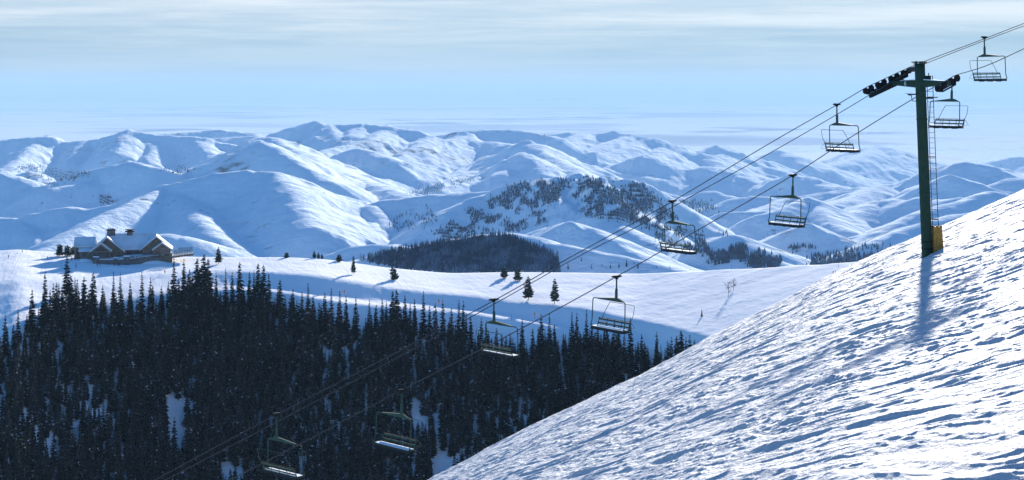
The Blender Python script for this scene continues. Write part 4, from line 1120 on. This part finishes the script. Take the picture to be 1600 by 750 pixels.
wood('wood', [([(1096, 372), (1120, 362), (1150, 372), (1180, 390), (1210, 408), (1240, 420), (1120, 414), (1100, 395)], 1.0), ([(1180, 402), (1230, 405), (1290, 412), (1290, 420), (1180, 420)], 1.0), ([(1232, 388), (1262, 386), (1300, 398), (1270, 404)], .7)], 1500, (6, 11),
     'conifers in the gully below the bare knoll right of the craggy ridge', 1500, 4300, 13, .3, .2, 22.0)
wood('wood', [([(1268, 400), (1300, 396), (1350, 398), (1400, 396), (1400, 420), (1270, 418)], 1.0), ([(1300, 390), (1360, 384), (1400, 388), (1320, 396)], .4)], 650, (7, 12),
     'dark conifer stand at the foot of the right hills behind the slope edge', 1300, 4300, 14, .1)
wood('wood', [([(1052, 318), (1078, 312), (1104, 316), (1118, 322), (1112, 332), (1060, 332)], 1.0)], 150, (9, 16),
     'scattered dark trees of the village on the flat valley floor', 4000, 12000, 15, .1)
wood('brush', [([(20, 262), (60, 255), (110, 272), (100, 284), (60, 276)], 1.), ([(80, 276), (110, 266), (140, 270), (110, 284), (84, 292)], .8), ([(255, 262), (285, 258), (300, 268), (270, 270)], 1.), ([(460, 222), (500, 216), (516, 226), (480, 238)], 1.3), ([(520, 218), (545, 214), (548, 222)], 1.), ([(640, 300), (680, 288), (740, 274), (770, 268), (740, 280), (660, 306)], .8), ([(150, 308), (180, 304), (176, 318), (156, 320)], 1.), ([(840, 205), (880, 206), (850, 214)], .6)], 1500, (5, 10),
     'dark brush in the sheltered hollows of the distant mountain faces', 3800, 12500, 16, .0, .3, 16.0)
# small single trees behind the crest on the white shoulder
for px, py, hp_ in ((924, 424, 8), (940, 426, 5), (947, 426, 4), (954, 426, 10), (967, 425, 11), (979, 425, 14), (991, 416, 6), (997, 425, 11), (872, 400, 9), (888, 424, 12), (909, 412, 8), (1026, 425, 4), (1046, 424, 6), (859, 392, 6), (1009, 411, 4)):
    g = far_hit(px, min(py, 421), 1100)
    if g is None: continue
    t = thing('conifer_tree', 'tiny bluish conifer on the white shoulder just behind the ridge crest', 'conifer', g, px, 'tiny conifers on the white shoulder behind the crest')
    s_ = hp_ * g[1] / F / 13.0; t.scale = (s_, s_, s_); link('trunk', VAR[3][4], t); link('crown', VAR[3][3], t)

# ------------------------------------------------------------------ lodge
LY = 842.0; SCL = LY / F
def lx(px): return (px - 210.0) * SCL
def lz(py): return (412.0 - py) * SCL
lodge = thing('lodge', 'stone and timber mountain lodge with snowy gabled roofs on the ridge crest', 'lodge', P(210, 412, LY), R(12))
def gable_y(name, xc, hw, y0, y1, za, ze, parent, th=.55, oh=.9):
    """gable roof, ridge running away from the camera: snow slab over a timber edge"""
    k_ = (za - ze) / hw; mb = MB()
    for sg in (-1, 1):
        e = hw + oh; zee = za - k_ * e
        sec = lambda dz, t_: [(xc, y0, za + dz), (xc + sg * e, y0, zee + dz), (xc + sg * e, y0, zee + dz + t_), (xc, y0, za + dz + t_)]
        mb.prism([Vector(p) + Vector((0, .15, 0)) for p in sec(.30, th)], (0, y1 - y0 - .3, 0), 0)
        mb.prism(sec(-.25, .54), (0, y1 - y0, 0), 1)
    return mb.build(name, [M['roof_snow'], M['fascia']], parent)
def gable_x(name, x0, x1, yc, hw, za, ze, parent, th=.55, oh=.8):
    k_ = (za - ze) / hw; mb = MB()
    for sg in (-1, 1):
        e = hw + oh; zee = za - k_ * e
        sec = lambda dz, t_: [(x0, yc, za + dz), (x0, yc + sg * e, zee + dz), (x0, yc + sg * e, zee + dz + t_), (x0, yc, za + dz + t_)]
        mb.prism([Vector(p) + Vector((.15, 0, 0)) for p in sec(.30, th)], (x1 - x0 - .3, 0, 0), 0)
        mb.prism(sec(-.05, .34), (x1 - x0, 0, 0), 1)
    return mb.build(name, [M['roof_snow'], M['fascia']], parent)
def gable_wall(xc, hw, y, za, ze, zb, depth, parent, m='timber'):
    mb = MB(); mb.prism([(xc - hw, y, zb), (xc + hw, y, zb), (xc + hw, y, ze), (xc, y, za), (xc - hw, y, ze)], (0, depth, 0))
    return mb.build('wall', M[m], parent)
def window(x0, x1, z0, z1, y, parent, nx=2, nz=1):
    mb = MB(); mb.box(x0, x1, y - .06, y - .01, z0, z1); w_ = mb.build('window', M['glass'], parent)
    mb = MB()
    for i in range(nx + 1):
        xx = x0 + (x1 - x0) * i / nx; mb.box(xx - .09, xx + .09, y - .16, y - .065, z0, z1)
    for i in range(nz + 1):
        zz = z0 + (z1 - z0) * i / nz; mb.box(x0 - .1, x1 + .1, y - .20, y - .165, zz - .09, zz + .09)
    mb.build('frame', M['timber_trim'], w_); return w_
# main hall
mb = MB(); mb.box(-17.5, 18.5, 1.0, 17.0, 2.5, 8.4); mb.build('wall', M['timber'], lodge)
gable_x('roof', lx(166), lx(244), 9.0, 8.6, lz(369), lz(389), lodge)
for a_, b_ in ((-4.0, -.8), (-.4, 2.6), (3.0, 5.6)): window(a_, b_, 4.4, 7.6, 1.0, lodge, 3, 1)
# cross gables
for xc, hw, za, ze, y0 in ((lx(169), 8.6, lz(370.5), lz(391), -4.0), (lx(243.5), 7.9, lz(370.5), lz(389), -4.0)):
    gable_wall(xc, hw - .6, y0 + .9, za - .8, ze + .1, 2.6, 9.0, lodge)
    gable_y('roof', xc, hw, y0, 9.5, za, ze, lodge)
# smaller gables in front of them, with glazed fronts
for xc, hw, za, ze, y0 in ((lx(160.5), 5.0, lz(378.0), lz(389), -8.6), (lx(252.5), 4.6, lz(379.5), lz(389), -7.6)):
    gable_wall(xc, hw - .5, y0 + .9, za - .7, ze + .1, 2.6, 4.6, lodge)
    gable_y('roof', xc, hw, y0, -2.0, za, ze, lodge, .45, .7)
    window(xc - hw + .9, xc + hw - .9, 4.6, ze - .6, y0 + .9, lodge, 5, 1)
    mb = MB(); mb.prism([(xc - hw + 1.3, y0 + .88, ze + .1), (xc + hw - 1.3, y0 + .88, ze + .1), (xc, y0 + .88, za - 1.5)], (0, -.06, 0)); w_ = mb.build('window', M['glass'], lodge)
    mb = MB()
    for q in (-.5, 0, .5): mb.box(xc + q * hw - .08, xc + q * hw + .08, y0 + .70, y0 + .80, ze, za - 1.4 - abs(q) * 2.0)
    mb.box(xc - hw + .6, xc + hw - .6, y0 + .66, y0 + .69, ze - .28, ze + .1); mb.build('frame', M['timber_trim'], w_)
    # truss in the gable point
    mb = MB(); mb.tube([(xc - hw * .7, y0 + .3, ze + .9), (xc, y0 + .3, za - .5), (xc + hw * .7, y0 + .3, ze + .9)], .14, 4); mb.tube([(xc - hw * .55, y0 + .3, ze + 1.2), (xc + hw * .55, y0 + .3, ze + 1.2)], .14, 4)
    for q in (-1, 1): mb.box(xc + q * (hw - .3) - .2, xc + q * (hw - .3) + .2, y0 + .1, y0 + .5, 3.8, ze + .1)
    mb.build('porch_frame', M['timber_trim'], lodge)
for a_, b_ in ((lx(184), lx(194)), (lx(225), lx(238))): window(a_, b_, 4.5, 7.4, -3.1, lodge, 4, 1)
window(lx(259), lx(264), 4.6, 7.6, -3.1, lodge, 2, 1)
# left wing, two low roofs
mb = MB(); mb.box(lx(121), lx(147), 3.0, 12.0, 2.0, lz(385)); mb.build('wall', M['timber'], lodge)
gable_x('roof', lx(118), lx(151), 8.0, 6.0, lz(373), lz(384), lodge)
mb = MB(); mb.box(lx(128), lx(146), -1.0, 3.0, 2.0, lz(391)); mb.build('wall', M['timber_trim'], lodge)
mb = MB(); mb.prism([(lx(126), -2.0, lz(391)), (lx(126), 4.0, lz(384)), (lx(126), 4.0, lz(384) + .6), (lx(126), -2.0, lz(391) + .6)], (lx(150) - lx(126), 0, 0)); mb.build('roof', M['roof_snow'], lodge)
window(lx(122), lx(125.5), lz(397), lz(387), 3.0, lodge, 1, 1); window(lx(131), lx(137), lz(399), lz(393), -1.0, lodge, 3, 1)
mb = MB(); mb.box(lx(119), lx(121.5), 1.0, 2.0, 2.5, lz(384)); mb.build('post', M['timber_trim'], lodge)
# chimneys
for x0, x1, z0, z1, capx in ((lx(167.5), lx(180), lz(372), lz(361.5), .0), (lx(198), lx(206.5), lz(372), lz(364.5), .8)):
    mb = MB(); mb.box(x0, x1, 7.6, 10.4, z0 - 1, z1); c_ = mb.build('chimney', M['stone'], lodge)
    mb = MB(); mb.box(x0 - .35 - capx, x1 + .35 + capx, 7.2, 10.8, z1, z1 + .5)
    for q in (0, 1, 2, 3): xx = x0 + (x1 - x0) * (q + .5) / 4; mb.box(xx - .35, xx + .35, 8.2, 9.8, z1 + .5, z1 + .5 + (.7 if capx else .35))
    if capx: mb.box(x0 - .9, x1 + .9, 7.3, 10.7, z1 + 1.2, z1 + 1.45)
    mb.build('chimney_cap', M['dark_steel'], c_)
    if not capx: mb = MB(); mb.box(x0 + .5, x1 - .5, 7.8, 10.2, z1 + .86, z1 + 1.5); mb.build('snow_cap', M['snow_cap'], c_)
# stone terrace
mb = MB(); mb.prism([(lx(152), -12.0, -3), (lx(199), -12.0, -3), (lx(268), -5.0, -1.0), (lx(268), 4.0, -1), (lx(152), 4.0, -3)], (0, 0, 6.7)); 
mb.build('stone_base', M['stone'], lodge)
mb = MB(); mb.prism([(lx(154), -11.6, 3.72), (lx(199), -11.6, 3.72), (lx(267), -4.8, 5.72), (lx(267), 0.8, 5.72), (lx(154), 0.8, 3.72)], (0, 0, .35))
mb.build('terrace_snow', M['snow_cap'], lodge)
for px_, w_, yy in ((154, 1.5, -12.6), (199.5, 1.6, -12.8), (183, .9, -12.3)):
    mb = MB(); mb.box(lx(px_) - w_, lx(px_) + w_, yy, yy + 2.4, -3, 5.3 if px_ != 183 else 4.5); o = mb.build('pillar', M['stone'], lodge)
    mb = MB(); mb.box(lx(px_) - w_ - .1, lx(px_) + w_ + .1, yy - .1, yy + 2.5, 5.302 if px_ != 183 else 4.502, 5.7 if px_ != 183 else 4.9); mb.build('snow_cap', M['snow_cap'], o)
# railing, outdoor tables and the glass windscreens of the deck
mb = MB()
for i in range(24):
    f_ = i / 23; xx = lx(201) + (lx(300) - lx(201)) * f_; yy = -11.7 + 8 * f_; mb.tube([(xx, yy, 3.7), (xx, yy, 5.2 + f_ * .6)], .07, 4)
mb.tube([(lx(201), -11.7, 5.2), (lx(300), -3.7, 5.8)], .08, 4); mb.tube([(lx(201), -11.7, 4.5), (lx(300), -3.7, 5.1)], .05, 4)
mb.build('railing', M['dark_steel'], lodge)
mb = MB(); mb.prism([(lx(266), -6.0, lz(403)), (lx(300), -3.5, lz(400)), (lx(300), 5.0, lz(400)), (lx(266), 5.0, lz(403))], (0, 0, .9)); mb.build('deck', M['timber'], lodge)
mb = MB(); mb.prism([(lx(266), -5.9, lz(403) + .91), (lx(300), -3.4, lz(400) + .91), (lx(300), 5.0, lz(400) + .91), (lx(266), 5.0, lz(403) + .91)], (0, 0, .25)); mb.build('deck_snow', M['snow_cap'], lodge)
for i in range(9):
    xa = lx(270.5 + i * 3.25); xb = xa + 3.0 * SCL; yy = -4.5 + i * .28; zt_ = lz(387.5 if i > 1 else 391)
    mb = MB(); mb.box(xa + .08, xb - .08, yy - .03, yy + .03, lz(401) + .6, zt_ - .1); w_ = mb.build('glass_panel', M['clear_panel'], lodge)
    mb = MB(); mb.box(xa - .07, xa + .07, yy - .08, yy + .08, lz(401), zt_); mb.box(xa + .08, xb - .08, yy - .06, yy + .06, zt_ - .09, zt_); mb.build('frame', M['dark_steel'], w_)
rg = random.Random(8)
for i in range(7):
    f_ = i / 6; xx = lx(205 + 52 * f_) + rg.uniform(-.5, .5); yy = -9.0 + 5.5 * f_
    t = thing('picnic_table', 'snow covered picnic table on the lodge terrace', 'table', (lodge.location.x + xx, lodge.location.y + yy, lodge.location.z + 4.05 + .3 * f_), rg.uniform(-.3, .3), 'snow covered tables on the lodge terrace')
    mb = MB(); mb.box(-.95, .95, -.45, .45, .70, .76); mb.build('table_top', M['timber'], t)
    mb = MB(); mb.box(-.9, .9, -.42, .42, .762, 1.0); mb.build('snow_cap', M['snow_cap'], t)
    for sy_ in (-.75, .75): mb = MB(); mb.box(-.95, .95, sy_ - .14, sy_ + .14, .42, .47); mb.build('bench', M['timber'], t)
    for sx_ in (-.7, .7): mb = MB(); mb.box(sx_ - .05, sx_ + .05, -.7, .7, 0, .42); mb.box(sx_ - .05, sx_ + .05, -.05, .05, .42, .70); mb.build('leg', M['timber'], t)
# snow banked against the terrace
def mound(px, py, w_, h_, d_, seed, lab):
    g = mid_hit(px, py); n_, m2 = 40, 20; a = np.linspace(-1, 1, n_); b = np.linspace(-1, 1, m2); A, B = np.meshgrid(a, b)
    X = g[0] + A * w_; Y = g[1] + B * d_; f_ = np.clip(1 - A * A, 0, 1) ** 1.0 * np.clip(1 - B * B, 0, 1)
    Z = mid_z(X, Y) - .25 + h_ * f_ * (1 + .25 * fbm(X / 3, Y / 3, 3, seed))
    o = link('snow_bank', grid_mesh('snow_bank', X, Y, Z, M['snow_cap'])); tag(o, lab, 'snow bank', kind='structure')
mound(190, 421, 14, 1.6, 5, 1, 'low smooth snow bank in front of the lodge terrace')
mound(232, 411, 13, 2.0, 4, 2, 'snow piled against the terrace wall of the lodge')
mound(135, 408, 7, 1.5, 4, 3, 'rounded snow bank beside the left end of the lodge')

# ------------------------------------------------------------------ people and small things on the snow
def person_mesh(pose, top, seed):
    """one continuous skinned body"""
    J = {'hip': (0, 0, .93), 'waist': (0, 0, 1.10), 'chest': (0, .02, 1.34), 'neck': (0, .02, 1.50), 'head': (0, .0, 1.66), 'crown_': (0, .0, 1.76)}
    st = .14 if pose == 'ski' else .05
    for sd, s_ in (('l', 1), ('r', -1)):
        J['hj' + sd] = (s_ * .10, 0, .88); J['kn' + sd] = (s_ * .13, -.08 - st * .5, .50); J['an' + sd] = (s_ * .14, st * (.3 if s_ > 0 else -.3), .10); J['to' + sd] = (s_ * .15, st * (.3 if s_ > 0 else -.3) - .16, .05)
        J['sh' + sd] = (s_ * .19, .02, 1.42); J['el' + sd] = (s_ * .28, -.06, 1.16); J['wr' + sd] = (s_ * .26, -.26, 1.02); J['ha' + sd] = (s_ * .25, -.33, 1.00)
    E = [('hip', 'waist'), ('waist', 'chest'), ('chest', 'neck'), ('neck', 'head'), ('head', 'crown_')]
    for sd in 'lr': E += [('hip', 'hj' + sd), ('hj' + sd, 'kn' + sd), ('kn' + sd, 'an' + sd), ('an' + sd, 'to' + sd), ('chest', 'sh' + sd), ('sh' + sd, 'el' + sd), ('el' + sd, 'wr' + sd), ('wr' + sd, 'ha' + sd)]
    Rr = {'hip': .16, 'waist': .15, 'chest': .17, 'neck': .07, 'head': .11, 'crown_': .08, 'hj': .10, 'kn': .075, 'an': .06, 'to': .05, 'sh': .085, 'el': .06, 'wr': .045, 'ha': .045}
    names = list(J); me = bpy.data.meshes.new('body'); me.from_pydata([J[n] for n in names], [(names.index(a), names.index(b)) for a, b in E], [])
    o = bpy.data.objects.new('body_build', me); COL.objects.link(o)
    md = o.modifiers.new('s', 'SKIN'); sk = me.skin_vertices[0].data
    for i, n in enumerate(names):
        r_ = Rr.get(n, Rr.get(n[:-1], .06)); sk[i].radius = (r_, r_ * .85); sk[i].use_root = (n == 'hip')
    sb = o.modifiers.new('d', 'SUBSURF'); sb.levels = 1; sb.render_levels = 1
    dg = bpy.context.evaluated_depsgraph_get(); m2 = bpy.data.meshes.new_from_object(o.evaluated_get(dg)); m2.name = 'body'
    bpy.data.objects.remove(o)
    m2.materials.clear(); m2.materials.append(M[top]); m2.materials.append(M['jacket_dark']); m2.materials.append(M['skin'])
    for p in m2.polygons:
        p.material_index = 2 if (1.58 < p.center.z < 1.70 and p.center.y < -.02) else (1 if p.center.z < .95 or p.center.z > 1.69 else 0); p.use_smooth = True
    return m2
BODY = {('ski', 'jacket_dark'): person_mesh('ski', 'jacket_dark', 1), ('ski', 'jacket_red'): person_mesh('ski', 'jacket_red', 2), ('stand', 'jacket_dark'): person_mesh('stand', 'jacket_dark', 3), ('stand', 'yellow'): person_mesh('stand', 'yellow', 4)}
sk_mb = MB()
for s_ in (-.15, .15): sk_mb.add([(s_ - .05, -.85, .01), (s_ + .05, -.85, .01), (s_ + .05, .8, .01), (s_ - .05, .8, .01), (s_ - .05, -.85, .04), (s_ + .05, -.85, .04), (s_ + .05, .8, .04), (s_ - .05, .8, .04)], [(0, 3, 2, 1), (4, 5, 6, 7), (0, 1, 5, 4), (1, 2, 6, 5), (2, 3, 7, 6), (3, 0, 4, 7)])
SKI = mesh_from('ski_pair', sk_mb.v, sk_mb.f, [M['jacket_red']])
for px, py, pose, topc, sk_, lab in (
        (13.5, 403.3, 'ski', 'jacket_dark', True, 'skier in dark clothes near the left end of the snowfield'),
        (74, 405.3, 'ski', 'jacket_dark', True, 'skier in dark clothes alone midway across the left snowfield'),
        (35, 394.5, 'stand', 'yellow', False, 'person in a yellow jacket on the small snow hump at far left'),
        (119, 418.5, 'ski', 'jacket_red', True, 'skier in a red jacket below the left end of the lodge'),
        (112, 407, 'ski', 'jacket_dark', True, 'skier gliding below the bushy pines by the lodge'),
        (152, 417, 'stand', 'jacket_dark', False, 'left person of two in the shadow at the left foot of the terrace'),
        (156, 416, 'stand', 'jacket_dark', False, 'right person of two in the shadow at the left foot of the terrace'),
        (179, 415, 'stand', 'jacket_dark', False, 'person standing alone below the terrace wall'),
        (185, 416, 'stand', 'jacket_dark', False, 'left person of the pair below the terrace corner pillar'),
        (187.5, 416, 'stand', 'jacket_red', False, 'right person of the pair below the terrace corner pillar'),
        (126, 401, 'stand', 'jacket_dark', False, 'person by the lodge wing door, left of the others there'),
        (130, 401.5, 'stand', 'jacket_red', False, 'person in red among the group by the lodge wing'),
        (134, 401.5, 'stand', 'jacket_dark', False, 'rightmost person of the group by the lodge wing'),
        (1302, 430, 'ski', 'jacket_dark', True, 'left skier of the pair at the edge of the steep slope'),
        (1305.5, 429, 'ski', 'jacket_dark', True, 'right skier of the pair at the edge of the steep slope')):
    g = mid_hit(px, py); t = thing('person', lab, 'person', g, px * .7); b_ = link('body', BODY.get((pose, topc), BODY[('ski', 'jacket_red')]), t); t.scale = (1.05,) * 3
    if sk_: link('ski_pair', SKI, t)
def marker(px, py, hp_, lab, colr='orange', flag=True):
    g = mid_hit(px, py); h_ = hp_ * g[1] / F; t = thing('marker_pole', lab, 'marker pole', g)
    mb = MB(); mb.tube([(0, 0, -.3), (0.05, 0, h_)], .05, 6); mb.build('pole', M['bark'], t)
    if flag: mb = MB(); mb.prism([(.06, 0, h_ * .98), (-.55, 0, h_ * .75), (-.35, 0, h_ * .28), (.04, 0, h_ * .35)], (0, .05, 0)); mb.build('flag', M[colr], t)
marker(258, 429, 7, 'orange flag on a pole below the right end of the terrace')
marker(538.5, 461, 8, 'orange flag pole in the shaded bank below the slender pine')
marker(686, 476, 9, 'orange flag pole in the shaded bank above the forest edge')
marker(836, 497, 9, 'orange flag pole beside the lit road strip, right of the snowy chair')
marker(799, 500, 8, 'thin bare pole standing across the lit road strip', flag=False)
marker(96.5, 421, 12, 'plain dark post on the snowfield left of the tallest spruce', flag=False)
marker(118, 418, 7, 'short dark post right of the tallest spruce', flag=False)
marker(1143, 419, 8, 'small pole on the skyline of the ridge slope', flag=False)
marker(1310, 419, 6, 'short pole near the skyline beside the steep slope', flag=False)
